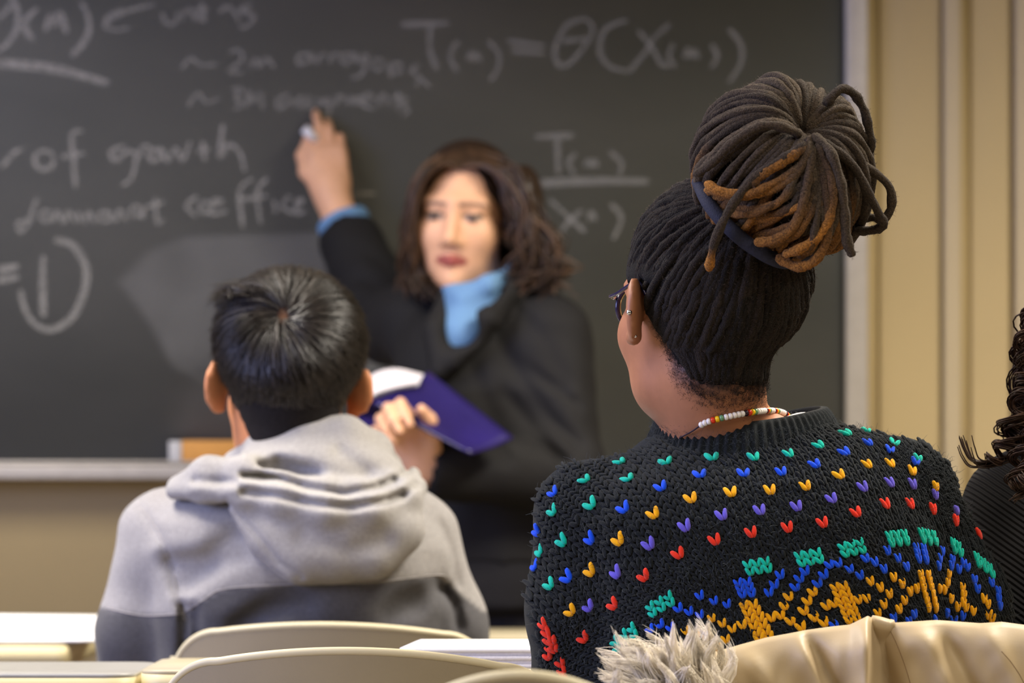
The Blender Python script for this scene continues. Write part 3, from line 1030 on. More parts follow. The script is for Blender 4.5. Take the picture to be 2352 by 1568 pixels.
def f_cuff(P):
    d = cone(P, W(803, 548, 6.455), W(788, 510, 6.467), 0.047, 0.047)
    d = np.maximum(d, -cone(P, W(803, 548, 6.455), W(765, 450, 6.485), 0.040, 0.042))
    ax = (W(762, 452, 6.480) - W(803, 548, 6.455)); ax /= np.linalg.norm(ax)
    return np.maximum(d, (P - W(790, 515, 6.465)) @ ax - 0.012)


srf('shirt_cuff', f_cuff, W(803, 548, 6.455) - 0.09, W(788, 510, 6.465) + 0.09, 0.004, M_shirt, tea)


def f_trs(P):
    d = loft(P, pxrows([(1230, 930, 1296, 6.02, 0.128), (1330, 925, 1300, 6.02, 0.135), (1400, 940, 1290, 6.02, 0.13)], DT))
    for h, k, f in tl:
        d = smin(d, chain(P, [h, k, f], [0.092, 0.075, 0.068], 0.02), 0.02)
    return d


srf('trousers', f_trs, (-0.28, 5.82, 0.05), (0.18, 6.25, ZW(1220, DT)), 0.011, M_dark_trousers, tea)
for h, k, f in tl: shoe(tea, f, (-0.4, -0.9, 0))

# hair: a parted mass with wavy locks
M_thair = mat('brown_wavy_hair', (0, 0, 0), 0.42, attr=True, spec=0.4)
HCOL = (58, 42, 30)


def f_thair(P):
    q = ((P - HC) @ HR) / HS
    d = ell(q, CRC + [0, -0.012, 0.004], CRR + [0.012, 0.008, 0.009])
    d = smax(d, -ell(q, (-0.004, 0.105, -0.03), (0.068, 0.078, 0.104)), 0.010)
    d = smax(d, -ell(q, (-0.006, 0.105, 0.050), (0.046, 0.062, 0.052)), 0.010)     # face stays free
    d = smin(d, ell(P, W(1205, 470, 6.03), (0.032, 0.06, 0.065)), 0.02)
    d = smin(d, ell(P, W(1228, 580, 6.03), (0.046, 0.06, 0.062)), 0.02)
    d = smin(d, ell(P, W(1215, 630, 6.04), (0.045, 0.06, 0.035)), 0.02)
    d = smin(d, ell(P, W(950, 510, 6.05), (0.014, 0.05, 0.07)), 0.015)
    d = smin(d, ell(P, W(950, 610, 6.06), (0.022, 0.05, 0.045)), 0.02)
    d = smin(d, ell(P, W(1090, 560, 6.10), (0.09, 0.05, 0.10)), 0.03)
    return d


hair, _, _ = srf('hair', f_thair, HC - [0.16, 0.18, 0.19], HC + [0.20, 0.18, 0.16], 0.006, M_thair, tea, lambda V: np.tile(lin(HCOL) * 0.7, (len(V), 1)))
paths, cols = [], []
NS = 900
for i in range(NS):
    s = 1 if i % 5 < 3 else -1          # image right gets more
    u = rng.random()
    ypart = 0.070 - 0.15 * u             # along the parting
    j = lambda a: rng.normal(0, a)
    if s > 0:
        loc = [(-0.006, ypart, 0.112 - 6 * (ypart + 0.015) ** 2 + 0.012)]
        P0 = HC + HR @ np.array(loc[0])
        dy = 0.10 * u - 0.05
        ctl = [P0, W(1150 + 14 * j(1), 385, 5.97 + dy), W(1195 + 14 * j(1), 470 + j(8), 5.965 + dy), W(1225 + 22 * j(1), 550 + j(8), 5.965 + dy), W(1240 + 28 * j(1), 615, 5.97 + dy), W(1215 + 34 * j(1), 655 + j(14), 5.98 + dy)]
    else:
        loc = [(-0.004, ypart, 0.112 - 6 * (ypart + 0.015) ** 2 + 0.010)]
        P0 = HC + HR @ np.array(loc[0])
        dy = 0.10 * u - 0.045
        ctl = [P0, W(1000 + 8 * j(1), 378, 5.97 + dy), W(955 + 5 * j(1), 440, 5.97 + dy), W(943 + 6 * j(1), 530, 5.98 + dy), W(945 + 10 * j(1), 610, 6.0 + dy), W(960 + 18 * j(1), 660 + j(14), 6.0 + dy)]
    p = catmull(ctl, 16)
    ph = rng.random() * 6
    wv = np.linspace(0, 1, 16) ** 1.2 * 0.010
    p[:, 0] += wv * np.sin(np.linspace(0, 11, 16) + ph)
    p[:, 1] += wv * np.cos(np.linspace(0, 11, 16) + ph)
    paths.append(p)
    cols.append(lin(HCOL) * (rng.uniform(0.45, 1.2) if rng.random() < 0.6 else rng.uniform(1.4, 3.0)))
v, f, nv = strands(np.array(paths), 0.0026, 0.5, 4)
tag(mk('hair_strands', v, f, M_thair, hair, True, np.repeat(np.array(cols), nv, 0)), kind='stuff')

# chalk in her raised hand
M_stick = mat('white_chalk', (238, 238, 242), 0.9)
v, f = tube(np.array([W(728, 322, 6.500), W(699, 296, 6.490)]), 0.0085, 12)
tag(mk('chalk_stick', v, f, M_stick), "short piece of white chalk in the teacher's raised hand", 'chalk')

# the open book in her other hand
M_cover = mat('glossy_purple_cover', (36, 27, 88), 0.33, noise=0.25, nscale=9, spec=0.5)
M_leaf = mat('book_pages', (222, 216, 220), 0.8)
bk = thing('book', W(950, 1000, 5.72), 'open book with glossy purple cover and curling white pages in hand', 'book')


def plate(name, quad, th, m, parent, bulge=0.0, n=12, nrm=None):
    c = np.array(quad, float)
    U, Vv = np.meshgrid(np.linspace(0, 1, n), np.linspace(0, 1, n), indexing='ij')
    P = ((1 - U) * (1 - Vv))[..., None] * c[0] + (U * (1 - Vv))[..., None] * c[1] + (U * Vv)[..., None] * c[2] + ((1 - U) * Vv)[..., None] * c[3]
    nn = np.cross(c[1] - c[0], c[3] - c[0]); nn /= np.linalg.norm(nn)
    P = P + nn * (bulge * np.sin(np.pi * U))[..., None]
    top = P.reshape(-1, 3); bot = top - nn * th
    i = np.arange(n - 1)[:, None]; j = np.arange(n - 1)[None]
    q = np.stack([i * n + j, (i + 1) * n + j, (i + 1) * n + j + 1, i * n + j + 1], -1).reshape(-1, 4)
    o = n * n
    k = np.arange(n - 1)
    e = np.vstack([np.stack([k * n, (k + 1) * n, (k + 1) * n + o, k * n + o], 1)[:, ::-1],
                   np.stack([k * n + n - 1, (k + 1) * n + n - 1, (k + 1) * n + n - 1 + o, k * n + n - 1 + o], 1),
                   np.stack([k, k + 1, k + 1 + o, k + o], 1),
                   np.stack([(n - 1) * n + k, (n - 1) * n + k + 1, (n - 1) * n + k + 1 + o, (n - 1) * n + k + o], 1)[:, ::-1]])
    return mk(name, np.vstack([top, bot]), np.vstack([q, q[:, ::-1] + o, e]), m, parent)


plate('front_cover', [W(852, 925, 5.73), W(985, 858, 5.80), W(1178, 1008, 5.74), W(1080, 1044, 5.66)], 0.004, M_cover, bk, 0.004)
plate('back_cover', [W(790, 985, 5.70), W(850, 905, 5.80), W(905, 950, 5.78), W(880, 1000, 5.69)], 0.004, M_cover, bk, 0.004)
plate('page_block', [W(872, 925, 5.755), W(978, 872, 5.825), W(1140, 1000, 5.785), W(1060, 1030, 5.70)], 0.010, M_leaf, bk, 0.0)
# pages curling up and over to the left
cs = catmull([W(975, 860, 5.80), W(905, 846, 5.80), W(846, 866, 5.79), W(815, 915, 5.77), W(800, 955, 5.75)], 20)
ce = catmull([W(960, 880, 5.76), W(905, 890, 5.75), W(860, 905, 5.74), W(826, 935, 5.73), W(806, 968, 5.72)], 20)
G = np.stack([cs + (ce - cs) * t for t in np.linspace(0, 1, 6)], 1)
top = G.reshape(-1, 3); bot = top + np.array([0.0, 0.004, -0.004])
i = np.arange(19)[:, None]; j = np.arange(5)[None]
q = np.stack([i * 6 + j, (i + 1) * 6 + j, (i + 1) * 6 + j + 1, i * 6 + j + 1], -1).reshape(-1, 4)
mk('curled_pages', np.vstack([top, bot]), np.vstack([q, q[:, ::-1] + 120]), M_leaf, bk)

# ------------------------------------------------------------------ the student in the grey hoodie
DK = 4.50
boy = thing('person', (XW(680, DK), DK, 0), 'student with short dark hair and grey hooded sweatshirt, seen from behind', 'person')
BC, BR, BS = W(660, 893, DK), rot(9, 6, 1.5), 1.0
brows = pxrows([(985, 640, 815, 4.52, 0.05), (1020, 575, 850, 4.51, 0.065), (1065, 500, 900, 4.50, 0.08), (1110, 430, 950, 4.50, 0.09), (1150, 380, 985, 4.49, 0.10),
                (1200, 345, 1005, 4.48, 0.11), (1260, 335, 1025, 4.48, 0.12), (1400, 345, 1035, 4.49, 0.125), (1640, 350, 1030, 4.52, 0.12)], DK)
bl = [W(382, 1232, 4.50), W(336, 1450, 4.52), W(330, 1580, 4.56)]
brr = [W(945, 1235, 4.50), W(1005, 1440, 4.52), W(1010, 1570, 4.56)]
bhip = np.array([XW(690, DK), 4.54, 0.555])
bleg = legs_sitting(bhip, 4.97, 0.11)
bhl, bhr = np.array([XW(480, 4.9), 4.93, 0.62]), np.array([XW(860, 5.1), 5.12, 0.775])
M_bhair = mat('black_short_hair', (0, 0, 0), 0.36, attr=True, spec=0.5)


def f_boy(P):
    d = head(P, BC, BR, BS, 1.0, 0.007, 0.007)
    d = smin(d, cone(P, BC + [0.0, -0.01, -0.06], W(690, 1060, 4.50), 0.056, 0.062), 0.03)
    d = smin(d, loft(P, brows, grow=-0.036), 0.03)
    d = smin(d, chain(P, bl + [bhl], [0.045, 0.04, 0.038, 0.026], 0.02), 0.02)
    d = smin(d, chain(P, brr + [bhr], [0.045, 0.04, 0.038, 0.026], 0.02), 0.02)
    d = smin(d, hand(P, bhl, (0.1, 1, -0.05), (1, 0, 0.1), [(15, 20, 10)] * 4), 0.015)
    d = smin(d, hand(P, bhr, (-0.1, 1, -0.02), (-1, 0, 0.1), [(6, 10, 6)] * 4, right=True), 0.015)
    for h, k, f in bleg: d = smin(d, chain(P, [h, k, f], [0.08, 0.052, 0.04], 0.02), 0.04)
    return d


def boycol(V):
    c = facecol(V, BC, BR, BS, (196, 130, 88), (150, 90, 80), (40, 30, 26))
    return c


srf('body', f_boy, (-0.56, 4.32, 0.02), (0.02, 5.40, 1.26), 0.0060, M_skin, boy, boycol)

# hoodie
M_hood = mat('heather_fleece', (0, 0, 0), 0.9, attr=True, noise=0.17, nscale=330, bump=0.25, bscale=700, sheen=0.1, detail=8, bdist=0.0015)


def f_hoodie(P):
    d = loft(P, brows)
    d = smin(d, chain(P, bl + [bhl - [0, 0.03, 0]], [0.060, 0.056, 0.054, 0.04], 0.03), 0.016)
    d = smin(d, chain(P, brr + [bhr - [0, 0.03, 0]], [0.058, 0.056, 0.054, 0.04], 0.03), 0.016)
    # soft pulls in the cloth
    for a, b in (((400, 1330, 4.40), (540, 1260, 4.355)), ((560, 1440, 4.37), (660, 1370, 4.355)), ((960, 1380, 4.40), (860, 1420, 4.36))):
        d = smax(d, -cone(P, W(*a), W(*b), 0.008, 0.006), 0.022)
    d = smax(d, -cone(P, W(700, 960, 4.50), W(700, 1060, 4.50), 0.062, 0.062), 0.01)
    for pl, w_, dp in (([(395, 1290), (470, 1280), (540, 1230)], 0.016, 0.009), ([(430, 1345), (500, 1300), (560, 1280)], 0.012, 0.007), ([(545, 1440), (610, 1400), (700, 1390)], 0.014, 0.008),
                       ([(445, 1400), (455, 1470)], 0.007, 0.012), ([(1020, 1350), (1045, 1390), (1055, 1440)], 0.006, 0.012), ([(900, 1420), (960, 1390), (1000, 1350)], 0.014, 0.006),
                       ([(420, 1390), (425, 1440), (420, 1500)], 0.006, 0.010), ([(322, 1165), (368, 1230), (395, 1300), (408, 1370), (425, 1425)], 0.004, 0.003), ([(1010, 1200), (1040, 1270), (1050, 1340)], 0.005, 0.004)):
        d = groove(d, P, pl, w_, dp)
    return d + 0.0014 * np.sin(P @ np.array([50.0, 20, 30])) * np.sin(P @ np.array([-20.0, 30, 62]))


def hoodcol(V):
    px = V[:, 0] / V[:, 1] * FPX + CX
    py = (CZ - V[:, 2]) / V[:, 1] * FPX + HY
    seam = np.interp(px, [425, 470, 517, 663, 860, 1006, 1040, 1110], [1405, 1376, 1352, 1342, 1336, 1320, 1350, 1404])
    ls, rs = np.interp(px, [230, 330, 430], [1395, 1412, 1408]), np.interp(px, [1000, 1110], [1345, 1405])
    lim = np.where(px < 425, ls, seam)
    t = np.clip((py - lim) / 8.0 + 0.5, 0, 1)[:, None]
    return lin((146, 143, 142)) * (1 - t) + lin((82, 81, 84)) * t


hoodie, _, _ = srf('hoodie', f_hoodie, (-0.57, 4.30, 0.60), (0.04, 5.22, 1.06), 0.0055, M_hood, boy, hoodcol)


def f_hood(P):
    d = chain(P, [W(548, 1072, 4.50), W(620, 1030, 4.46), W(700, 1012, 4.44), W(790, 1010, 4.44), W(850, 1040, 4.47), W(885, 1075, 4.52)], [0.022, 0.024, 0.026, 0.026, 0.024, 0.022], 0.02)
    d = smin(d, ell(P, W(725, 1085, 4.42), (0.105, 0.055, 0.042)), 0.03)
    d = smin(d, chain(P, [W(410, 1118, 4.43), W(480, 1090, 4.40), W(570, 1092, 4.38), W(650, 1118, 4.365), W(740, 1140, 4.36), W(830, 1145, 4.365), W(900, 1125, 4.39), W(942, 1096, 4.44)],
                        [0.014, 0.019, 0.021, 0.021, 0.021, 0.021, 0.019, 0.014], 0.02), 0.012)
    d = smin(d, chain(P, [W(400, 1128, 4.42), W(470, 1122, 4.385), W(560, 1130, 4.36), W(650, 1150, 4.345), W(750, 1172, 4.335), W(850, 1170, 4.345), W(925, 1145, 4.38), W(955, 1120, 4.42)],
                        [0.010, 0.014, 0.017, 0.019, 0.020, 0.020, 0.018, 0.014], 0.02), 0.008)
    pouch = ell(P, W(768, 1215, 4.37), (0.098, 0.045, 0.050))
    pouch = smin(pouch, ell(P, W(752, 1268, 4.365), (0.060, 0.036, 0.036)), 0.03)
    pouch = smin(pouch, chain(P, [W(550, 1168, 4.365), W(610, 1240, 4.36), W(680, 1300, 4.352)], [0.012, 0.014, 0.014], 0.01), 0.03)
    pouch = smin(pouch, chain(P, [W(945, 1150, 4.40), W(935, 1220, 4.38), W(870, 1290, 4.36)], [0.012, 0.014, 0.014], 0.01), 0.03)
    d = smin(d, pouch, 0.010)
    d = smax(d, -chain(P, [W(425, 1146, 4.375), W(500, 1143, 4.345), W(572, 1146, 4.325)], [0.006, 0.008, 0.006], 0.004), 0.006)
    d = smax(d, -ell(P, W(640, 1075, 4.375), (0.035, 0.012, 0.008)), 0.014)
    d = smax(d, -cone(P, W(690, 930, 4.50), W(690, 1070, 4.50), 0.063, 0.066), 0.012)
    for pl, w_, dp in (([(560, 1092), (640, 1098), (710, 1118), (790, 1132), (860, 1120), (905, 1102)], 0.0045, 0.009), ([(560, 1128), (640, 1138), (720, 1156), (800, 1164), (880, 1152), (925, 1136)], 0.005, 0.012),
                       ([(905, 1102), (938, 1080)], 0.0045, 0.005), ([(925, 1136), (956, 1114)], 0.005, 0.005), ([(520, 1150), (580, 1215), (640, 1290), (690, 1325)], 0.0035, 0.004), ([(640, 1060), (690, 1078), (730, 1082)], 0.007, 0.007), ([(780, 1040), (840, 1080)], 0.010, 0.005),
                       ([(700, 1230), (800, 1262), (880, 1240)], 0.014, 0.006), ([(450, 1105), (540, 1108)], 0.006, 0.006)):
        d = groove(d, P, pl, w_, dp)
    return d


hood, _, _ = srf('hood', f_hood, (-0.46, 4.24, 0.82), (-0.08, 4.62, 1.07), 0.0035, M_hood, boy, lambda V: np.tile(lin((150, 147, 145)), (len(V), 1)))
M_seam = mat('fleece_seam', (150, 146, 145), 0.9)
bvh_h = BVHTree.FromPolygons([v.co for v in hoodie.data.vertices], [tuple(p.vertices) for p in hoodie.data.polygons])


def cast(bvh, px, py):
    o = Vector((0, 0, CZ))
    t = Vector(((px - CX) / FPX, 1.0, -(py - HY) / FPX)).normalized()
    return bvh.ray_cast(o, t)


def seamline(bvh, pts, r, m, parent, name='seam'):
    c = catmull(np.array(pts, float), 30)
    out = []
    for x, y in c:
        h, n, _, _ = cast(bvh, x, y)
        if h is not None: out.append(np.array(h))
    if len(out) > 4:
        v, f = tube(np.array(out), r, 6)
        mk(name, v, f, m, parent)


seamline(bvh_h, [(322, 1165), (368, 1230), (395, 1300), (408, 1370), (425, 1425)], 0.0010, M_seam, hoodie)
seamline(bvh_h, [(425, 1405), (470, 1376), (517, 1352), (663, 1342), (860, 1336), (1006, 1320), (1030, 1336)], 0.0010, M_seam, hoodie)
seamline(bvh_h, [(245, 1397), (330, 1413), (424, 1409)], 0.0010, M_seam, hoodie)


def f_btr(P):
    d = ell(P, bhip + [0, 0, 0.0], (0.19, 0.13, 0.09))
    for h, k, f in bleg: d = smin(d, chain(P, [h, k, f], [0.092, 0.075, 0.062], 0.02), 0.03)
    return d


M_jeans = mat('dark_denim', (48, 54, 72), 0.85, noise=0.1, nscale=300)
srf('trousers', f_btr, (-0.56, 4.34, 0.04), (0.06, 5.12, 0.68), 0.012, M_jeans, boy)
for h, k, f in bleg: shoe(boy, f, (0, 1, 0))

# short hair that turns round a whorl
ih = np.linalg.inv(BR)
wh = BR.T @ (W(650, 722, 4.40) - BC) - CRC
wh = wh / np.linalg.norm(wh / CRR) / CRR
wh /= np.linalg.norm(wh)


def hairline(q):
    """signed: > 0 where hair grows on the back and top of a head (local coordinates)"""
    y, z = q[:, 1], q[:, 2]
    edge = np.interp(y, [-0.12, -0.085, -0.05, -0.02, 0.0, 0.03, 0.07, 0.09], [-0.075, -0.078, -0.066, -0.028, 0.018, 0.022, 0.055, 0.075])
    return z - edge


def capcol(V):
    q = (V - BC) @ BR
    dd = (q - CRC) / CRR
    dd /= np.linalg.norm(dd, axis=1, keepdims=True)
    t = np.clip(1.4 - np.linalg.norm((dd - wh) * [1.6, 1, 0.6], axis=1) / 0.10, 0, 1)[:, None] * 0.8
    return lin((30, 27, 27)) * (1 - t) + lin((96, 66, 46)) * t


def f_bcap(P):
    q = (P - BC) @ BR
    up = np.clip((q[:, 2] - 0.01) / 0.08, 0, 1)
    d = ell(q, CRC + [0, 0, 0.003], CRR + [0.001, 0.001, 0.002]) - 0.009 * up - 0.008 * np.clip((q[:, 2] - 0.07) / 0.05, 0, 1)
    dd = (q - CRC) / CRR
    d = d + 0.010 * np.exp(-(np.linalg.norm(dd / np.linalg.norm(dd, axis=1, keepdims=True) - wh, axis=1) / 0.30) ** 2)
    d = smin(d, cone(q, (0, -0.040, -0.03), (0, -0.046, -0.085), 0.056, 0.050), 0.02)
    d = smin(d, ell(P, W(585, 690, 4.47), (0.030, 0.055, 0.026)), 0.02)
    cut = hairline(q) - np.clip((np.abs(q[:, 0]) - 0.03) / 0.03, 0, 1) * 0.02 * (q[:, 1] < -0.04)
    return smax(d, -cut * 0.9, 0.004)


M_bcap = mat('dark_scalp_hair', (0, 0, 0), 0.85, attr=True, noise=0.3, nscale=300, spec=0.1)
bhair, _, _ = srf('hair', f_bcap, BC - 0.14, BC + 0.16, 0.005, M_bcap, boy, capcol)
NB = 15000
d0 = rng.normal(size=(NB, 3)); d0 /= np.linalg.norm(d0, axis=1, keepdims=True)
q0 = CRC + d0 * CRR
keep = (hairline(q0) > 0.0) & ((q0 - CRC) @ (BR.T @ np.array([0, -1.0, 0])) > -0.06)
d0 = d0[keep]; q0 = q0[keep]; NB = len(d0)
tv = d0 - wh
tv -= d0 * np.sum(tv * d0, 1, keepdims=True)
dist = np.linalg.norm(d0 - wh, axis=1)
tv /= np.linalg.norm(tv, axis=1, keepdims=True) + 1e-6
sw = np.cross(d0, tv)
tv = tv + sw * (0.55 * np.exp(-dist * 1.5))[:, None] + rng.normal(0, 0.14, (NB, 3))
up = np.clip((q0[:, 2] - 0.005) / 0.08, 0, 1)
ln = 0.10 + 0.42 * up * rng.uniform(0.7, 1.2, NB)
K = 7
s = np.linspace(0, 1, K)
dirs = d0[:, None] + tv[:, None] * (ln[:, None] * s)[..., None]
dirs /= np.linalg.norm(dirs, axis=2, keepdims=True)
thick = (0.002 + 0.0125 * up + 0.008 * np.clip((q0[:, 2] - 0.07) / 0.05, 0, 1))[:, None] * (0.5 + 1.0 * np.sqrt(s))[None] + (rng.uniform(-0.002, 0.004, NB) * (0.3 + up))[:, None]
bald = np.exp(-(dist / 0.07) ** 2)[:, None]
loc = CRC + dirs * CRR + dirs * (thick * (1 - 0.75 * bald))[..., None]
Wp = BC + loc @ BR.T
cc = lin((40, 35, 31)) * rng.uniform(0.5, 2.0, NB)[:, None]
v, f, nv = strands(Wp, 0.0008, 0.35)
tag(mk('hair_strands', v, f, M_bhair, bhair, True, np.repeat(cc, nv, 0)), kind='stuff')
# the tuft that sticks out at his left
tp = []
for i in range(300):
    u_ = rng.random()
    a = W(600 - 60 * u_ + rng.normal(0, 8), 662 + 20 * u_ + rng.normal(0, 8), 4.455 + rng.normal(0, 0.03))
    e = np.array([rng.normal(0, .004), rng.normal(0, .015), rng.normal(0, .004)])
    tp.append(catmull([a, a * 0.5 + W(520, 660 + 14 * u_, 4.47) * 0.5 + e, W(506 - 6 * u_, 668 + 40 * u_, 4.47) + e * 1.6], 6))
v, f, nv = strands(np.array(tp), 0.0010, 0.3)
tag(mk('hair_tuft', v, f, M_bhair, bhair, True, np.tile(lin((40, 34, 30)), (len(v), 1))), kind='stuff')

# ------------------------------------------------------------------ the student in the patterned sweater
DW = 3.46
wom = thing('person', (XW(1750, DW), DW, 0), 'student with dreadlock bun, glasses and dark multicoloured knit sweater', 'person')
GC, GR, GS = W(1627, 712, 3.45), rot(27, 4, -2), 0.95
wrows = pxrows([(950, 1640, 1840, 3.52, 0.045), (968, 1555, 1925, 3.515, 0.060), (988, 1512, 1992, 3.51, 0.070), (1012, 1475, 2045, 3.505, 0.080), (1045, 1436, 2092, 3.50, 0.092),
                (1080, 1390, 2125, 3.495, 0.103), (1112, 1335, 2142, 3.49, 0.112), (1150, 1305, 2152, 3.485, 0.118), (1200, 1300, 2165, 3.48, 0.124), (1300, 1330, 2180, 3.475, 0.130),
                (1450, 1340, 2190, 3.475, 0.130), (1900, 1350, 2180, 3.48, 0.125)], DW)
wl = [W(1348, 1178, 3.48), W(1346, 1400, 3.48), W(1356, 1600, 3.50)]
wr = [W(2068, 1128, 3.49), W(2180, 1400, 3.49), W(2195, 1600, 3.52)]
whip = np.array([XW(1765, DW), 3.50, 0.555])
wleg = legs_sitting(whip, 3.93, 0.10)
whl, whr = np.array([XW(1500, 3.9), 3.80, 0.800]), np.array([XW(1950, 3.9), 3.80, 0.800])
neck0, neck1 = W(1640, 860, 3.44), W(1648, 1040, 3.485)


def f_wom(P):
    d = head(P, GC, GR, GS, 1.12, 0.007, -0.012)
    d = smin(d, cone(P, neck0, neck1, 0.0475, 0.050), 0.016)
    d = smin(d, cone(P, W(1668, 1030, 3.49), W(1560, 1085, 3.50), 0.046, 0.03), 0.02)
    d = smin(d, cone(P, W(1668, 1030, 3.49), W(1860, 1060, 3.50), 0.046, 0.03), 0.02)
    d = smin(d, loft(P, wrows, grow=-0.022), 0.03)
    d = smin(d, chain(P, wl + [whl], [0.036, 0.036, 0.034, 0.024], 0.02), 0.02)
    d = smin(d, chain(P, wr + [whr], [0.036, 0.036, 0.034, 0.024], 0.02), 0.02)
    d = smin(d, hand(P, whl, (0.1, 1, -0.03), (1, 0, 0.1), [(6, 10, 6)] * 4, 0.95), 0.015)
    d = smin(d, hand(P, whr, (-0.1, 1, -0.03), (-1, 0, 0.1), [(6, 10, 6)] * 4, 0.95, right=True), 0.015)
    for h, k, f in wleg: d = smin(d, chain(P, [h, k, f], [0.078, 0.050, 0.038], 0.02), 0.04)
    return d


def hairline_w(q):
    """her hairline reaches further down the nape"""
    return hairline(q) + np.interp(q[:, 1], [-0.12, -0.085, -0.05, -0.03, 0.0], [0.0, 0.0, 0.008, 0.012, 0.0])


def headneck(P):
    q = (P - GC) @ GR / GS
    d = smin(ell(q, CRC, CRR), ell(q, (0, 0.034, -0.032), (0.064, 0.060, 0.080)), 0.03) * GS
    return smin(d, cone(P, neck0, neck1, 0.0475, 0.050), 0.016)


def vnoise(P, sc, seed=0):
    """cheap smooth value noise"""
    r = np.random.default_rng(seed)
    d = np.zeros(len(P))
    for k in range(6):
        a = r.normal(size=3) * sc * (1 + 0.5 * k)
        d += np.sin(P @ a + r.random() * 6.28)
    return d / 6


def womcol(V):
    c = facecol(V, GC, GR, GS, (164, 110, 78), (120, 66, 60), (30, 24, 22))
    q = (V - GC) @ GR / GS
    h = hairline_w(q)
    t = np.clip(0.75 + h / 0.036 + 0.55 * vnoise(V, 260, 3), 0, 1) * (q[:, 1] < -0.005) * (h > -0.055) * (np.linalg.norm(q, axis=1) < 0.16) * (np.abs(q[:, 0]) < 0.074)
    t = (t ** 1.5)[:, None] * 0.9
    return c * (1 - t) + lin((48, 38, 38)) * t


body_w, _, _ = srf('body', f_wom, (0.02, 3.30, 0.02), (0.47, 4.04, 1.30), 0.0045, M_skin, wom, womcol)


# ---- sweater
M_knit = mat('charcoal_wool', (25, 29, 32), 0.95, noise=0.3, nscale=700, bump=0.6, bscale=1400, sheen=0.12, spec=0.1)


def f_sw(P):
    d = loft(P, wrows)
    d = smin(d, chain(P, wl + [whl - [0, 0.04, 0]], [0.050, 0.051, 0.050, 0.036], 0.03), 0.030)
    d = smin(d, chain(P, wr + [whr - [0, 0.04, 0]], [0.050, 0.052, 0.050, 0.036], 0.03), 0.030)
    d = smax(d, -cone(P, W(1672, 900, 3.47), W(1690, 1020, 3.50), 0.062, 0.064), 0.008)
    return d


sweat, Vs_, Fs_ = srf('sweater', f_sw, (-0.02, 3.29, 0.55), (0.50, 3.84, 1.06), 0.0050, M_knit, wom)
bvh_s = BVHTree.FromPolygons([Vector(x) for x in Vs_], [tuple(x) for x in Fs_.tolist()])

# one knitted stitch: two leaf-shaped loops leaning together into a V (x: stitch pitch, y: row pitch downwards, z: out of the cloth)
def stitch_template(nu=8, nv=6):
    parts = []
    for s in (-1, 1):
        a, b = np.array([s * 0.41, -0.70, 0.0]), np.array([s * 0.10, 0.76, 0.05])
        ax = b - a
        th = np.linspace(0, math.pi, nv + 1)[1:-1]
        ph = np.linspace(0, 2 * math.pi, nu, endpoint=False)
        mid = (a + b) / 2
        rows = []
        for t in th:
            rad = math.sin(t) ** 0.8
            cc = mid - ax / 2 * math.cos(t)
            rows.append(np.stack([cc[0] + 0.24 * rad * np.cos(ph), np.full(nu, cc[1]), cc[2] + 0.30 * rad * np.sin(ph) + 0.08], 1))
        V = np.vstack([a[None] + [0, 0, 0.06]] + rows + [b[None] + [0, 0, 0.06]])
        k = nv - 1
        F = []
        for i in range(k - 1):
            for j in range(nu):
                F.append((1 + i * nu + j, 1 + i * nu + (j + 1) % nu, 1 + (i + 1) * nu + (j + 1) % nu, 1 + (i + 1) * nu + j))
        for j in range(nu):
            F.append((0, 1 + (j + 1) % nu, 1 + j, 1 + j))
            F.append((1 + k * nu, 1 + (k - 1) * nu + j, 1 + (k - 1) * nu + (j + 1) % nu, 1 + (k - 1) * nu + (j + 1) % nu))
        parts.append((V, np.array(F)))
    V, F = join(parts)
    return V, F


TV, TF = stitch_template()
tri = TF[TF[:, 2] == TF[:, 3]][:, :3]
quad = TF[TF[:, 2] != TF[:, 3]]

# rows of hearts as the photograph shows them: (column, colour row, px, py)
GRID = {0: [(1293, 1241), (1304, 1325), (1312, 1402)],
        1: [(1358, 1158), (1358, 1236), (1358, 1310), (1354, 1392), (1342, 1463)],
        2: [(1443, 1102), (1434, 1168), (1423, 1239), (1418, 1314), (1411, 1387)],
        3: [(1530, 1063), (1519, 1120), (1502, 1181), (1492, 1249), (1481, 1322)],
        4: [(1636, 1052), (1608, 1092), (1587, 1146), (1574, 1208), (1559, 1271)],
        5: [(1731, 1052), (1708, 1089), (1678, 1132), (1658, 1184), (1642, 1240)],
        6: [(1811, 1045), (1794, 1086), (1768, 1127), (1745, 1173), (1725, 1223)],
        7: [(1879, 1026), (1871, 1069), (1849, 1118), (1829, 1164), (1808, 1211)],
        8: [(1941, 998), (1938, 1041), (1926, 1093), (1909, 1147), (1888, 1201)],
        9: [(1989, 993), (1992, 1020), (1990, 1069), (1980, 1120), (1964, 1178)],
        10: [(2053, 1020), (2043, 1036), (2043, 1067), (2041, 1110), (2031, 1158)],
        11: [(2106, 1055), (2101, 1063), (2093, 1083), (2093, 1113), (2087, 1158)],
        12: [None, None, (2145, 1118), (2144, 1137), (2139, 1169)],
        13: [None, None, None, (2192, 1173), (2191, 1195)],
        14: [None, None, None, None, (2243, 1227)]}
pts = np.array([(c, r, p[0], p[1]) for c, l in GRID.items() for r, p in enumerate(l) if p], float)


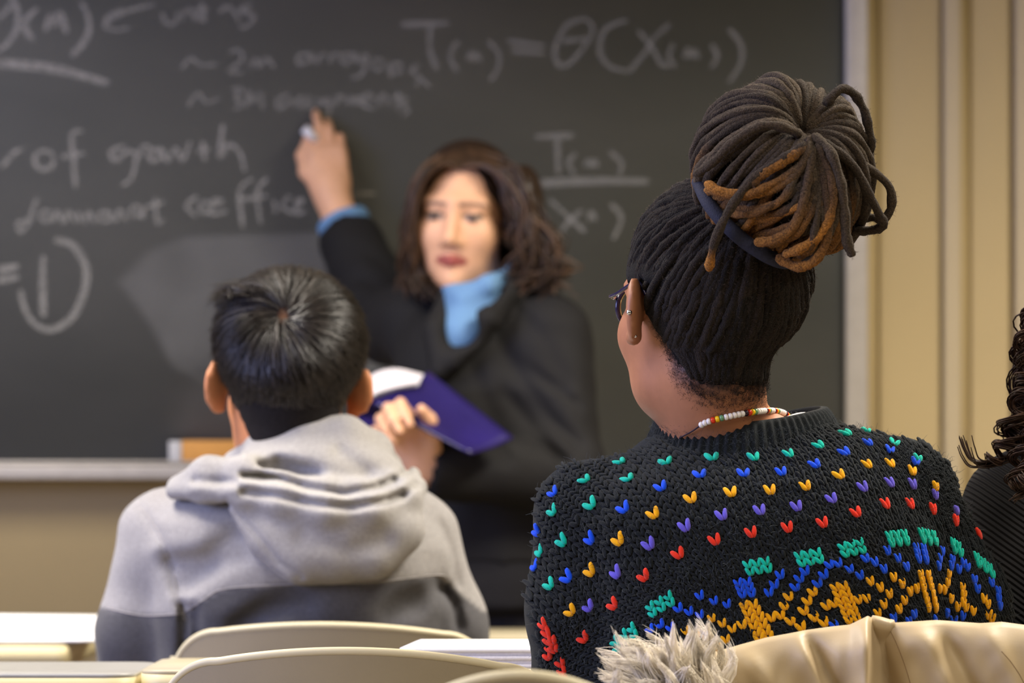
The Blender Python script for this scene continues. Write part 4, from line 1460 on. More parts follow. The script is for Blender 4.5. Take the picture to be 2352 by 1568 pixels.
def tps_fit(x, y, lam=0.02):
    n = len(x)
    r2 = ((x[:, None] - x[None]) ** 2).sum(-1)
    Kk = 0.5 * r2 * np.log(r2 + 1e-9) + lam * np.eye(n)
    Pm = np.c_[np.ones(n), x]
    A = np.block([[Kk, Pm], [Pm.T, np.zeros((3, 3))]])
    w = np.linalg.solve(A, np.vstack([y, np.zeros((3, y.shape[1]))]))

    def ev(q):
        r2 = ((q[:, None] - x[None]) ** 2).sum(-1)
        return (0.5 * r2 * np.log(r2 + 1e-9)) @ w[:n] + np.c_[np.ones(len(q)), q] @ w[n:]
    return ev


# lower anchors keep the rows running parallel below the hearts
anch = []
for c in range(1, 15):
    l = [p for p in GRID[c] if p]
    a = np.array(l[-1], float)
    st = np.array(l[-1], float) - np.array(l[-2], float) if c < 12 else np.array([-3, 44.0])
    st = st * (52 / np.linalg.norm(st))
    for k in (1.5, 3, 4.5, 6):
        anch.append((c, 4 + k, *(a + st * k + np.array([2.0 * k * (8 - c) * 0.0, 0]))))
lat = tps_fit(np.vstack([pts, np.array(anch)])[:, :2], np.vstack([pts, np.array(anch)])[:, 2:], 0.05)
DCc, DRr = 0.25, 1 / 3
cs_ = np.arange(-7.0, 18.01, DCc)
rs_ = np.arange(-4.0, 10.4, DRr)
CC, RR = np.meshgrid(cs_, rs_, indexing='ij')
q = np.stack([(CC + 0.5 * RR).ravel(), RR.ravel()], 1)
q = q[(q[:, 0] > -4.2) & (q[:, 0] < 16.1)]
pxy = lat(q)
pu = lat(q + [0.05, 0]); pv = lat(q + [0.025, 0.05])        # the wales run half a heart sideways from row to row


def hit3(p):
    h, n, _, _ = cast(bvh_s, p[0], p[1])
    return (None, None) if h is None else (np.array(h), np.array(n))


ST = []                       # lattice stitches: px, py, point, axis x, axis y, normal
for k in range(len(q)):
    x, y = pxy[k]
    if not (1180 < x < 2352 and 940 < y < 1640): continue
    h, n = hit3((x, y))
    if h is None: continue
    du = (pu[k] - pxy[k]) / 0.05 * DCc
    dv = (pv[k] - pxy[k]) / 0.05 * DRr
    if du @ du < 16 or dv @ dv < 9: continue

    def tang(dp):             # image step -> step on the cloth
        t = np.array([dp[0], 0, -dp[1]]) * h[1] / FPX
        ny = min(n[1], -0.22)
        t[1] = -(t[0] * n[0] + t[2] * n[2]) / ny
        return t
    tx, ty = tang(du), tang(dv)
    if np.linalg.norm(tx) > 0.02 or np.linalg.norm(ty) > 0.02: continue
    ST.append((x, y, h, tx, ty, n))
SXY = np.array([(a[0], a[1]) for a in ST])

TEAL, BLUE, GOLD, PURP, RED = (10, 196, 172), (20, 84, 236), (250, 178, 14), (106, 94, 214), (240, 56, 34)
M_st = {k: mat('wool_' + nm, c, 0.9, noise=0.22, nscale=900, bump=0.5, bscale=1500, sheen=0.2, spec=0.1)
        for k, c, nm in (('t', TEAL, 'teal'), ('b', BLUE, 'blue'), ('g', GOLD, 'gold'), ('p', PURP, 'purple'), ('r', RED, 'red'))}
MOT = []                      # coloured stitches: px, py, colour, size
for c, l in GRID.items():
    for r, p in enumerate(l):
        if p: MOT.append((p[0], p[1], 'tbgpr'[r], 1.22))
for x, y in ((1243, 1266), (1264, 1342), (1344, 1104), (1424, 1064), (1272, 1173)): MOT.append((x, y, 't', 1.15))
for x, y in ((1273, 1132), (1236, 1219), (1232, 1300)): MOT.append((x, y, 'b', 1.15))
C2 = lambda x, y: (1700 + x / 3.607, 1180 + y / 3.607)
C1 = lambda x, y: (1200 + x / 2.0417, 950 + y / 2.0417)
for x, y in ((1260, 520), (1330, 575), (1395, 640), (1450, 615), (1640, 615), (1680, 625), (1705, 570), (1715, 500), (1735, 700), (1790, 765), (1070, 555), (1150, 605), (1225, 660),
             (1180, 745), (1130, 820), (1350, 710), (1305, 785), (600, 640), (555, 715), (525, 795), (610, 850), (690, 895), (710, 755), (770, 735), (970, 705), (1040, 695), (400, 680),
             (365, 755), (330, 830), (260, 850), (415, 880), (500, 930), (20, 915), (1830, 610), (1840, 670), (1838, 730), (1860, 770), (1920, 800), (2010, 700), (2040, 745), (2050, 830), (2075, 860)):
    MOT.append((*C2(x, y), 'g', 1.0))
for x, y in ((890, 955), (938, 980), (985, 1005), (1030, 985), (770, 1015), (820, 1030), (868, 1050), (955, 1055), (918, 1095)): MOT.append((*C1(x, y), 'g', 1.05))
for x, y in ((330, 500), (285, 580), (240, 645), (535, 470), (490, 530), (455, 600), (735, 420), (805, 410), (690, 500), (640, 570), (900, 455), (985, 505), (1030, 370), (1105, 400),
             (1180, 455), (1210, 305), (1295, 370), (1365, 440), (1660, 310), (1640, 370), (1630, 430), (1745, 380), (1735, 430), (1800, 460), (1870, 440), (1840, 410), (1930, 545),
             (1955, 620), (2070, 570), (2125, 640), (2130, 700), (2140, 760), (1260, 860), (1430, 830), (1385, 890), (1700, 820), (1760, 880), (1600, 870), (1835, 840), (775, 915)):
    MOT.append((*C2(x, y), 'b', 1.0))
for x, y in ((835, 850), (900, 875), (960, 890), (735, 910), (785, 925), (835, 940), (605, 1010), (650, 985), (700, 1000)): MOT.append((*C1(x, y), 'b', 1.05))


def block(cx, cy, nx_, ny_, col, stepx, stepy):
    for i in range(nx_):
        for j in range(ny_):
            u, v = i - (nx_ - 1) / 2, j - (ny_ - 1) / 2
            MOT.append((cx + u * stepx[0] + v * stepy[0], cy + u * stepx[1] + v * stepy[1], col, 1.02))


for (x, y), sx_, nx_ in ((C2(145, 435), (20, -3.2), 3), (C2(570, 365), (20, -3.2), 3), (C2(925, 285), (19, -4.5), 3), (C2(1295, 205), (17, -2), 3), (C2(1545, 195), (14, 3), 3),
                         (C2(1780, 280), (13, 8), 2), (C2(2010, 430), (15, 12), 3), (C1(652, 893), (20, -12), 3), (C1(485, 1050), (19, -15), 3)):
    block(x, y, nx_, 2, 't', sx_, (6.0, 15.5))
block(*C2(40, 610), 2, 3, 'b', (21, -2), (5, 13)); block(*C2(1485, 330), 2, 3, 'b', (17, 2), (3, 13))
block(*C2(135, 885), 2, 6, 'g', (21, -3), (7.0, 15.0)); block(*C2(872, 735), 2, 6, 'g', (19, -2), (6.0, 15.0)); block(*C2(1545, 640), 2, 6, 'g', (17, 0), (3.6, 15.2))
for x, y in ((1250, 1432), (1258, 1450), (1262, 1468), (1266, 1486), (1262, 1504), (1271, 1470), (1275, 1488), (1290, 1520), (1294, 1538), (1290, 1556), (1298, 1556)): MOT.append((x, y, 'r', 1.1))

me_cache = {}
NAMES = {'t': 'teal', 'b': 'blue', 'g': 'gold', 'p': 'purple', 'r': 'red'}
used = np.zeros(len(ST), bool)
nm_parts = 0
for x, y, c, sz in MOT:
    d2 = np.linalg.norm(SXY - [x, y], axis=1)
    k = int(d2.argmin())
    if d2[k] > 45: continue
    h, n = hit3((x, y))
    if h is None: h, n = ST[k][2], ST[k][5]
    tx, ty = ST[k][3], ST[k][4]
    tx = tx - n * (tx @ n); ty = ty - n * (ty @ n)
    used |= (d2 < 8.5)
    ux, uy = np.linalg.norm(tx), np.linalg.norm(ty)
    ux, uy = min(max(ux, 0.0072), 0.0105), min(max(uy, 0.0056), 0.0070)
    ex, ey = tx / np.linalg.norm(tx), ty / np.linalg.norm(ty)
    if c not in me_cache:
        o = mk('coloured_stitch', TV, [quad, tri], M_st[c])
        me_cache[c] = o.data
    else:
        o = bpy.data.objects.new('coloured_stitch', me_cache[c])
        COL.objects.link(o)
    M = Matrix.Identity(4)
    for a in range(3):
        M[a][0], M[a][1], M[a][2], M[a][3] = ex[a] * ux * sz * 1.06, ey[a] * uy * sz, n[a] * 0.0075 * sz, h[a] + n[a] * 0.0012
    o.parent = sweat
    o.matrix_basis = M
    nm_parts += 1

Vk, Fq, Ft, o_ = [], [], [], 0
for k, (x, y, h, tx, ty, n) in enumerate(ST):
    if used[k]: continue
    jt = 1 + rng.normal(0, 0.04)
    V = h + n * rng.normal(0.0, 0.0005) + TV[:, :1] * tx * jt + TV[:, 1:2] * ty * 0.95 + TV[:, 2:] * n * 0.0072
    Vk.append(V); Fq.append(quad + o_); Ft.append(tri + o_); o_ += len(V)
tag(mk('knit_stitches', np.vstack(Vk), [np.vstack(Fq), np.vstack(Ft)], M_knit, sweat), kind='stuff')

# stray wool fibres standing off the knit
fib = []
for k in rng.integers(0, len(ST), 9000):
    x, y, h, tx, ty, n = ST[k]
    a = h + tx * rng.uniform(-.5, .5) + ty * rng.uniform(-.5, .5) + n * 0.001
    v = n * rng.uniform(0.3, 1) + rng.normal(0, 0.7, 3)
    v /= np.linalg.norm(v)
    ln_ = rng.uniform(0.003, 0.011)
    b = a + v * ln_ + rng.normal(0, 0.0018, 3)
    fib.append(catmull([a, (a + b) / 2 + rng.normal(0, 0.0012, 3), b], 4))
v, f, nv = strands(np.array(fib), 0.00016, 0.5)
M_fib = mat('wool_fibre', (74, 80, 84), 0.9)
tag(mk('wool_fuzz', v, f, M_fib, sweat), kind='stuff')

# ribbed collar: an upright band of ribs round the neck
ring = catmull([W(1508, 1002, 3.50), W(1528, 1012, 3.465), W(1590, 1022, 3.432), W(1690, 1030, 3.418), W(1800, 1020, 3.428), W(1880, 1006, 3.455), W(1914, 996, 3.50),
                W(1888, 992, 3.56), W(1760, 1008, 3.60), W(1640, 1000, 3.60), W(1540, 1000, 3.56), W(1508, 1002, 3.50)], 361)[:-1]
cen = ring.mean(0)
out_ = ring - cen; out_[:, 2] = 0; out_ /= np.linalg.norm(out_, axis=1, keepdims=True)
ang = np.linspace(0, 1, 360, endpoint=False)
rib = 0.5 + 0.5 * np.cos(ang * 2 * math.pi * 62)
prof = []
for t in np.linspace(0, 2 * math.pi, 14, endpoint=False):
    a_, b_ = math.cos(t), math.sin(t)
    hh = 0.0235 * np.sign(b_) * abs(b_) ** 0.7
    ww = 0.0058 * np.sign(a_) * abs(a_) ** 0.7
    tilt = -0.45 * hh
    prof.append(ring + out_ * ((ww + tilt) + (0.0028 * rib * (a_ > -0.2)))[:, None] + np.array([0, 0, 1.0]) * (hh + 0.0015))
G = np.stack(prof, 1).reshape(-1, 3)
i = np.arange(360)[:, None]; j = np.arange(14)[None]
Fc = np.stack([i * 14 + j, ((i + 1) % 360) * 14 + j, ((i + 1) % 360) * 14 + (j + 1) % 14, i * 14 + (j + 1) % 14], -1).reshape(-1, 4)
mk('ribbed_collar', G, Fc, M_knit, sweat)
fib = []
for _ in range(1500):
    k = rng.integers(0, 180)
    a = ring[k] + out_[k] * rng.uniform(0, 0.008) + np.array([0, 0, rng.uniform(-0.012, 0.015)])
    v_ = out_[k] * rng.uniform(0.2, 1) + np.array([0, 0, rng.uniform(0, 1)]) + rng.normal(0, .5, 3)
    b = a + v_ / np.linalg.norm(v_) * rng.uniform(0.003, 0.008)
    fib.append(catmull([a, (a + b) / 2 + rng.normal(0, 0.001, 3), b], 4))
v, f, nv = strands(np.array(fib), 0.00011, 0.5)
tag(mk('collar_fuzz', v, f, M_fib, sweat), kind='stuff')

# undershirt edge and the label inside the collar
M_white = mat('white_cotton', (226, 222, 220), 0.85, bump=0.2, bscale=900)
v, f = tube(catmull([W(1785, 972, 3.452), W(1815, 960, 3.463), W(1845, 956, 3.478), W(1868, 962, 3.505)], 24), np.linspace(0.0015, 0.0055, 24), 8)
mk('undershirt_edge', v, f, M_white, wom)
plate('neck_label', [W(1646, 1000, 3.437), W(1646, 968, 3.441), W(1658, 972, 3.440), W(1690, 990, 3.436)], 0.0006, mat('cream_label', (226, 210, 180), 0.8), wom)


def f_wtr(P):
    d = ell(P, whip, (0.18, 0.13, 0.09))
    for h, k, f in wleg: d = smin(d, chain(P, [h, k, f], [0.09, 0.072, 0.06], 0.02), 0.03)
    return d


srf('trousers', f_wtr, (0.0, 3.32, 0.04), (0.50, 4.06, 0.70), 0.012, M_jeans, wom)
for h, k, f in wleg: shoe(wom, f, (0, 1, 0))

# ---- necklace of seed beads
bvh_b = BVHTree.FromPolygons([v.co for v in body_w.data.vertices], [tuple(p.vertices) for p in body_w.data.polygons])
nx2 = catmull(np.array([(1560, 1006), (1590, 990), (1622, 970), (1680, 955), (1730, 946), (1760, 943), (1785, 944), (1803, 950), (1815, 962)], float), 60)
nraw = []
for x, y in nx2:
    h, n_, _, _ = cast(bvh_b, x, y)
    nraw.append([np.nan] * 3 if h is None or h.y > 3.50 else list(np.array(h) + np.array(n_) * 0.0026))
nraw = np.array(nraw)
okd = ~np.isnan(nraw[:, 1])
dd_ = np.interp(np.arange(60), np.where(okd)[0], nraw[okd, 1]) + np.clip(np.arange(60) - np.where(okd)[0].max(), 0, 99) * 0.0025
dd_ = np.convolve(np.pad(dd_, 3, 'edge'), np.ones(7) / 7, 'valid') - 0.0012
npath = catmull(np.array([W(x, y, d) for (x, y), d in zip(nx2, dd_)]), 400)
seg = np.concatenate([[0], np.cumsum(np.linalg.norm(np.diff(npath, axis=0), axis=1))])
v, f = tube(npath, 0.0007, 6)
M_cord = mat('dark_cord', (40, 24, 40), 0.7)
neckl = mk('necklace', v, f, M_cord, wom)
tag(neckl, 'white bead necklace with red, yellow and green beads')
bc = {'w': (238, 232, 226), 'r': (214, 54, 22), 'y': (244, 196, 20), 'g': (104, 150, 110), 'k': (42, 20, 34)}
bm = {k: mat('bead_' + n_, bc[k], 0.2, spec=0.5) for k, n_ in zip('wrygk', ('white', 'red', 'yellow', 'green', 'black'))}
seq = 'wwwryg' + 'wwwwwkryg' + 'wwwwwkryg' + 'wwwwkryg' + 'wwwwkryg'
# lay beads from the left so that the yellow one meets its place at px 1628
th = np.linspace(0, math.pi, 7); ph = np.linspace(0, 2 * math.pi, 10, endpoint=False)
rs2, hs2 = 0.0031, 0.0020
SV = np.array([[(0.0010 + (rs2 - 0.001) * math.sin(t) ** 0.6) * math.cos(p), (0.0010 + (rs2 - 0.001) * math.sin(t) ** 0.6) * math.sin(p), -hs2 * math.cos(t)] for t in th for p in ph])
i = np.arange(6)[:, None]; j = np.arange(10)[None]
SF = np.stack([i * 10 + j, i * 10 + (j + 1) % 10, (i + 1) * 10 + (j + 1) % 10, (i + 1) * 10 + j], -1).reshape(-1, 4)
bead_me = {}
pos = seg[120] - 0.019
for ch in (seq * 3):
    pos += 0.0041
    if pos < 0.002: continue
    if pos > seg[-1] - 0.002: break
    p = np.array([np.interp(pos, seg, npath[:, a]) for a in range(3)])
    p2 = np.array([np.interp(pos + 0.001, seg, npath[:, a]) for a in range(3)])
    if ch not in bead_me:
        o = mk('bead', SV, SF, bm[ch]); bead_me[ch] = o.data
    else:
        o = bpy.data.objects.new('bead', bead_me[ch]); COL.objects.link(o)
    o.parent = neckl
    o.matrix_basis = Matrix.Translation(Vector(p)) @ Vector(p2 - p).to_track_quat('Z', 'Y').to_matrix().to_4x4()

# ---- glasses and ear studs
M_frame = mat('navy_acetate', (34, 28, 62), 0.2, spec=0.6)
M_gold = mat('gold_wire', (214, 196, 140), 0.25, metal=0.9)
M_silver = mat('silver_stud', (220, 220, 225), 0.15, metal=1.0)
m, nt, b = new_mat('clear_lens')
b.inputs['Transmission Weight'].default_value = 1.0
b.inputs['Roughness'].default_value = 0.0
b.inputs['IOR'].default_value = 1.05
M_lens = m
gl = lambda x, y, z: GC + GR @ (np.array([x, y, z]) * GS)
fr = []
for s_ in (-1, 1):
    a = np.linspace(0, 2 * math.pi, 41)[:-1]
    rim = np.array([gl(s_ * (0.031 + 0.025 * math.cos(t)), 0.094 - 0.010 * math.cos(t), 0.001 + 0.021 * math.sin(t)) for t in a])
    fr.append(tube(rim, 0.0021, 8, closed=True))
fr.append(tube(catmull([gl(-0.007, 0.103, 0.006), gl(0, 0.106, 0.008), gl(0.007, 0.103, 0.006)], 8), 0.0018, 8))
v, f = join(fr)
glasses = mk('glasses', v, f, M_frame, wom)
for s_ in (-1, 1):
    a = np.linspace(0, 2 * math.pi, 33)[:-1]
    rim = np.array([gl(s_ * (0.031 + 0.0235 * math.cos(t)), 0.094 - 0.010 * math.cos(t), 0.001 + 0.0195 * math.sin(t)) for t in a])
    V = np.vstack([rim.mean(0), rim]); n_ = 32
    k = np.arange(n_)
    mk('lens', V, np.stack([np.zeros(n_, int), 1 + k, 1 + (k + 1) % n_], 1), M_lens, glasses)
    inner = np.array([gl(s_ * (0.031 + 0.0225 * math.cos(t)), 0.0925 - 0.010 * math.cos(t), 0.001 + 0.0185 * math.sin(t)) for t in a])
    v, f = tube(inner, 0.0007, 6, closed=True)
    mk('lens_wire', v, f, M_gold, glasses)
    v, f = tube(catmull([gl(s_ * 0.055, 0.087, 0.010), gl(s_ * 0.068, 0.076, 0.012), gl(s_ * 0.080, 0.04, 0.016), gl(s_ * 0.080, 0.0, 0.028), gl(s_ * 0.078, -0.018, 0.014)], 24), 0.0019, 8)
    mk('temple_arm', v, f, M_frame, glasses)
    V, F = surf(lambda P: sphere(P, gl(s_ * 0.061, 0.082, 0.0115), 0.0026), gl(s_ * 0.061, 0.082, 0.0115) - 0.005, gl(s_ * 0.061, 0.082, 0.0115) + 0.005, 0.0006)
    mk('hinge', V, F, M_silver, glasses)
for px, py, dd_, r_ in ((1447, 717, 3.405, 0.0026), (1459, 771, 3.408, 0.0014)):
    h, n, _, _ = cast(bvh_b, px, py)
    p = np.array(h) + np.array(n) * r_ * 0.5 if h is not None else W(px, py, dd_)
    V, F = surf(lambda P: sphere(P, p, r_), p - 0.005, p + 0.005, 0.0005)
    mk('ear_stud', V, F, M_silver, wom)

# ---- hair: scalp, locks drawn up to the tie, the bun, loose loops
M_dread = mat('dreadlock_hair', (0, 0, 0), 0.85, attr=True, noise=0.5, nscale=520, bump=1.0, bscale=900, spec=0.15, sheen=0.05, bdist=0.004)
DK0, DK1, GLD = lin((28, 24, 22)), lin((46, 38, 32)), lin((172, 114, 46))


def f_gcap(P):
    q = (P - GC) @ GR / GS
    up = np.clip((q[:, 2] + 0.06) / 0.10, 0, 1)
    d = headneck(P) - 0.0015 - 0.006 * up
    d = np.maximum(d, (np.abs(q[:, 0]) - 0.0765) * 1.0 + 0.012 * (q[:, 2] > 0.03) * -1)
    return smax(d, -(hairline_w(q) - 0.004 + 0.010 * vnoise(P, 150, 5)) * 0.9 * GS, 0.003)


ghair, _, _ = srf('hair', f_gcap, GC - 0.14, GC + 0.15, 0.005, M_dread, wom, lambda V: np.tile(DK0 * 0.7, (len(V), 1)))

tie = W(1708, 497, 3.375)
tie_l = GR.T @ (tie - GC) / GS - CRC
td = tie_l / CRR; td /= np.linalg.norm(td)
lock_id = 0


def lock(path, r, cols, m=9, lump=0.12, join_to=None):
    """one dreadlock: lumpy tube with its own colour along the length"""
    global lock_id
    lock_id += 1
    p = np.asarray(path)
    n = len(p)
    rr = r * (1 + lump * np.sin(np.linspace(0, n * 0.9, n) + lock_id) * rng.uniform(0.5, 1.2) + rng.normal(0, 0.05, n))
    rr[0] *= 0.7; rr[-1] *= 0.6
    V, F = tube(p, rr, m)
    V = V + rng.normal(0, r * 0.05, V.shape)
    c = np.vstack([cols[:1], cols, cols[-1:]])
    if join_to is not None:
        join_to.append((V, F, np.repeat(c, m, 0)))
        return
    mk('dreadlock', V, F, M_dread, ghair, True, np.repeat(c, m, 0))


def shade(n, gold=0.0, bun=False):
    base = DK0 + (DK1 - DK0) * rng.random()
    if bun: base = lin((58, 48, 39)) + (lin((90, 76, 60)) - lin((58, 48, 39))) * rng.random()  # bun locks get a paler base: light from above put into the colour
    c = np.tile(base, (n, 1)) * rng.uniform(0.8, 1.15)
    if gold is not None and np.any(np.asarray(gold) > 0):
        g = np.clip(np.asarray(gold), 0, 1).reshape(-1, 1)
        c = c * (1 - g) + (GLD * rng.uniform(0.7, 1.15)) * g
    return c


def hl_el(az):
    """elevation of the hairline at azimuth az (0 = back of the head, + = her left)"""
    lo_, hi_ = -46.0, 60.0
    for _ in range(24):
        e = (lo_ + hi_) / 2
        d = np.array([[-math.sin(az) * math.cos(math.radians(e)), -math.cos(az) * math.cos(math.radians(e)), math.sin(math.radians(e))]])
        if hairline_w(CRC + d * CRR)[0] > 0.010: hi_ = e
        else: lo_ = e
    return hi_


for rowk, (dz, cnt, offr) in enumerate(((0, 104, 0.0090), (22, 80, 0.0112), (46, 52, 0.0130))):
    for i in range(cnt):
        az = (i + 0.5 * rowk + rng.uniform(-.15, .15)) / cnt * 2 * math.pi - math.pi
        el = min(math.radians(hl_el(az) + dz), 1.25)
        s0 = np.array([-math.sin(az) * math.cos(el), -math.cos(az) * math.cos(el), math.sin(el)])
        om = math.acos(np.clip(s0 @ td, -1, 1))
        if om < 0.35 or az < -2.0 or az > 2.75: continue          # the rest lies on the far side, out of view
        n = max(10, int(om * 16))
        t = np.linspace(0, 0.93, n)
        path = (np.sin((1 - t) * om)[:, None] * s0 + np.sin(t * om)[:, None] * td) / math.sin(om)
        side = np.cross(s0, td); side /= np.linalg.norm(side)
        path = path + side * (rng.normal(0, 0.035) * np.sin(t * math.pi))[:, None]
        path /= np.linalg.norm(path, axis=1, keepdims=True)
        offv = offr * (0.15 + 0.85 * np.minimum(1, t * 3.0))
        loc = CRC + path * CRR + path * (offv + rng.normal(0, 0.0008))[:, None]
        if rowk == 0 and abs(az) < 1.35:                # the lowest row starts down at the nape
            S = np.array([-math.sin(az) * 0.056, -0.040 - math.cos(az) * 0.030, -0.060 - 0.008 * math.cos(az) + rng.normal(0, 0.003)])
            add = S + (loc[0] - S) * np.linspace(0, 0.85, 5)[:, None]
            loc = np.vstack([add, loc])
            fl = np.tile([-math.sin(az), -math.cos(az), 0.0], (5, 1))
            path = np.vstack([fl, path]); offv = np.concatenate([np.linspace(0.0005, 0.003, 5), np.maximum(offv, 0.003)]); n += 5
        pw = GC + (loc * GS) @ GR.T
        dw = (path * GS) @ GR.T
        dw /= np.linalg.norm(dw, axis=1, keepdims=True)
        low_ = np.where(np.arange(len(pw)) < len(pw) - len(t), -0.03, 0.0)
        for _ in range(3): pw = pw + dw * np.clip(offv * 0.75 - headneck(pw), low_, 0.02)[:, None]
        pw = pw + rng.normal(0, 0.0004, pw.shape)
        lock(pw, 0.0034 * rng.uniform(0.8, 1.25), shade(n))

# the hair tie
ax_b = np.array([0.30, -0.74, 0.60]); ax_b /= np.linalg.norm(ax_b)           # pole of the bun
BCc = W(1795, 398, 3.375)
e1 = np.cross(ax_b, [0, 0, 1.0]); e1 /= np.linalg.norm(e1)
e2 = np.cross(e1, ax_b)
tiepath = catmull([W(1604, 415, 3.352), W(1630, 470, 3.330), W(1672, 520, 3.318), W(1730, 568, 3.318), W(1795, 600, 3.330), W(1860, 590, 3.35)], 40)
M_tie = mat('navy_hair_tie', (36, 38, 54), 0.8, noise=0.2, nscale=500, bump=0.4, bscale=900)
v, f = tube(tiepath, 0.0068, 10)
mk('hair_tie', v, f, M_tie, ghair)

RB = np.array([0.081, 0.080, 0.083])
inner = []
for layer, (cnt, rf, rad) in enumerate(((58, 1.0, 0.0038), (54, 0.96, 0.0040), (40, 0.90, 0.0044))):
    for i in range(cnt):
        phi = (i + 0.37 * layer + rng.uniform(-.42, .42)) / cnt * 2 * math.pi
        n = 30
        t = np.linspace(0.10, 2.35, n)
        tw = 0.35 * rng.normal(1.0, 0.5)
        ph_ = phi + tw * np.sin(t * 0.7) * 0.6 + rng.normal(0, 0.04) * np.sin(t * 2.2)
        dirs = np.cos(t)[:, None] * ax_b + np.sin(t)[:, None] * (np.cos(ph_)[:, None] * e1 + np.sin(ph_)[:, None] * e2)
        dim = 1 - 0.38 * np.exp(-(t / 0.34) ** 2)
        bulge = 1 + rng.normal(0, 0.032) + 0.025 * rng.normal() * np.sin(t * 3 + rng.random() * 6)
        p = BCc + dirs * RB * (rf * dim * bulge)[:, None]
        # the far ends are gathered into the tie
        g = np.clip((t - 1.75) / 0.6, 0, 1)[:, None] ** 1.5 * 0.55
        p = p * (1 - g) + (tie + (p - tie) * 0.45) * g
        # bleached ends lie on the lower side of the bun, towards the tie
        lz = (BCc - p)[:, 2] / 0.08
        lx = (BCc - p)[:, 0] / 0.08
        gold = np.zeros(n)
        if rng.random() < 0.5:
            st_ = rng.uniform(0.1, 0.55)
            gold = np.clip((lz - st_) / 0.35, 0, 1) * np.clip((lx + 0.95) / 0.3, 0, 1) * rng.uniform(0.5, 1.0)
        elif rng.random() < 0.1:
            gold = np.clip((t - 1.3) / 0.5, 0, 1) * 0.6
        lock(p, rad * rng.uniform(0.85, 1.15), shade(n, gold, True), join_to=inner if layer == 2 else None)
v, f = join([(a_, b_) for a_, b_, _ in inner])
tag(mk('inner_locks', v, f, M_dread, ghair, True, np.vstack([c_ for _, _, c_ in inner])), kind='stuff')
# a dark core so that no light shows between the locks
V, F = surf(lambda P: ell(P, BCc - ax_b * 0.022, RB * 0.74), BCc - 0.1, BCc + 0.1, 0.006)
mk('bun_core', V, F, M_dread, ghair, True, np.tile(DK0 * 0.6, (len(V), 1)))

fd = 3.297


def free(pts, ds, r, gold=None, n=34):
    c = catmull([W(x, y, d) for (x, y), d in zip(pts, ds)], n)
    g = None if gold is None else np.interp(np.linspace(0, 1, n), *gold)
    lock(c, r, shade(n, 0.0 if g is None else g, True))


free([(1855, 320), (1930, 350), (1992, 385), (2040, 425), (2048, 470), (2030, 505), (2005, 500), (1975, 498)], [3.30, 3.31, 3.33, 3.34, 3.345, 3.35, 3.36, 3.37], 0.0040)
free([(1880, 318), (1955, 375), (1992, 440), (2018, 490), (2030, 515), (2015, 526), (1985, 530), (1960, 530)], [3.30, 3.305, 3.315, 3.325, 3.33, 3.34, 3.35, 3.36], 0.0042)
free([(1895, 240), (1930, 205), (1960, 215), (1985, 255), (1998, 310), (2002, 350)], [3.33, 3.335, 3.345, 3.35, 3.355, 3.36], 0.0042)
free([(1868, 312), (1908, 350), (1930, 420), (1940, 490), (1945, 550), (1958, 588)], [3.30, 3.285, 3.283, 3.287, 3.29, 3.295], 0.0046)
free([(1840, 310), (1790, 290), (1740, 292), (1680, 330), (1640, 370), (1595, 402)], [3.30, 3.293, 3.293, 3.300, 3.31, 3.325], 0.0042)
free([(1850, 330), (1800, 365), (1740, 402), (1700, 445), (1665, 500), (1640, 560), (1628, 620)], [3.29, 3.285, 3.286, 3.290, 3.295, 3.31, 3.325], 0.0042, ([0, 0.86, 0.93, 1], [0, 0, 0.9, 1]))
free([(1855, 335), (1830, 352), (1795, 375), (1755, 398), (1725, 425)], [3.293, 3.286, 3.284, 3.285, 3.288], 0.0046, ([0, 0.2, 0.4, 0.75, 1], [0, 0.3, 0.9, 0.7, 0.2]))
free([(1622, 420), (1650, 438), (1700, 446), (1760, 436), (1812, 415), (1850, 365), (1862, 325)], [3.312, 3.303, 3.297, 3.290, 3.286, 3.287, 3.294], 0.0044, ([0, 0.15, 0.5, 0.7, 1], [1, 0.9, 0.7, 0.1, 0.0]))
free([(1735, 556), (1775, 552), (1815, 530), (1840, 480), (1858, 400), (1866, 335)], [3.308, 3.296, 3.288, 3.283, 3.284, 3.292], 0.0044, ([0, 0.4, 0.7, 1], [0.9, 0.7, 0.1, 0.0]))
free([(1785, 590), (1830, 612), (1870, 600), (1898, 550), (1900, 460), (1880, 345)], [3.316, 3.305, 3.298, 3.291, 3.285, 3.292], 0.0046, ([0, 0.4, 0.7, 1], [0.75, 0.8, 0.15, 0.0]))
free([(1878, 330), (1912, 420), (1905, 500), (1880, 540), (1840, 570), (1800, 585)], [3.293, 3.284, 3.285, 3.288, 3.293, 3.302], 0.0045, ([0, 0.3, 0.5, 1], [0, 0.2, 0.9, 0.7]))
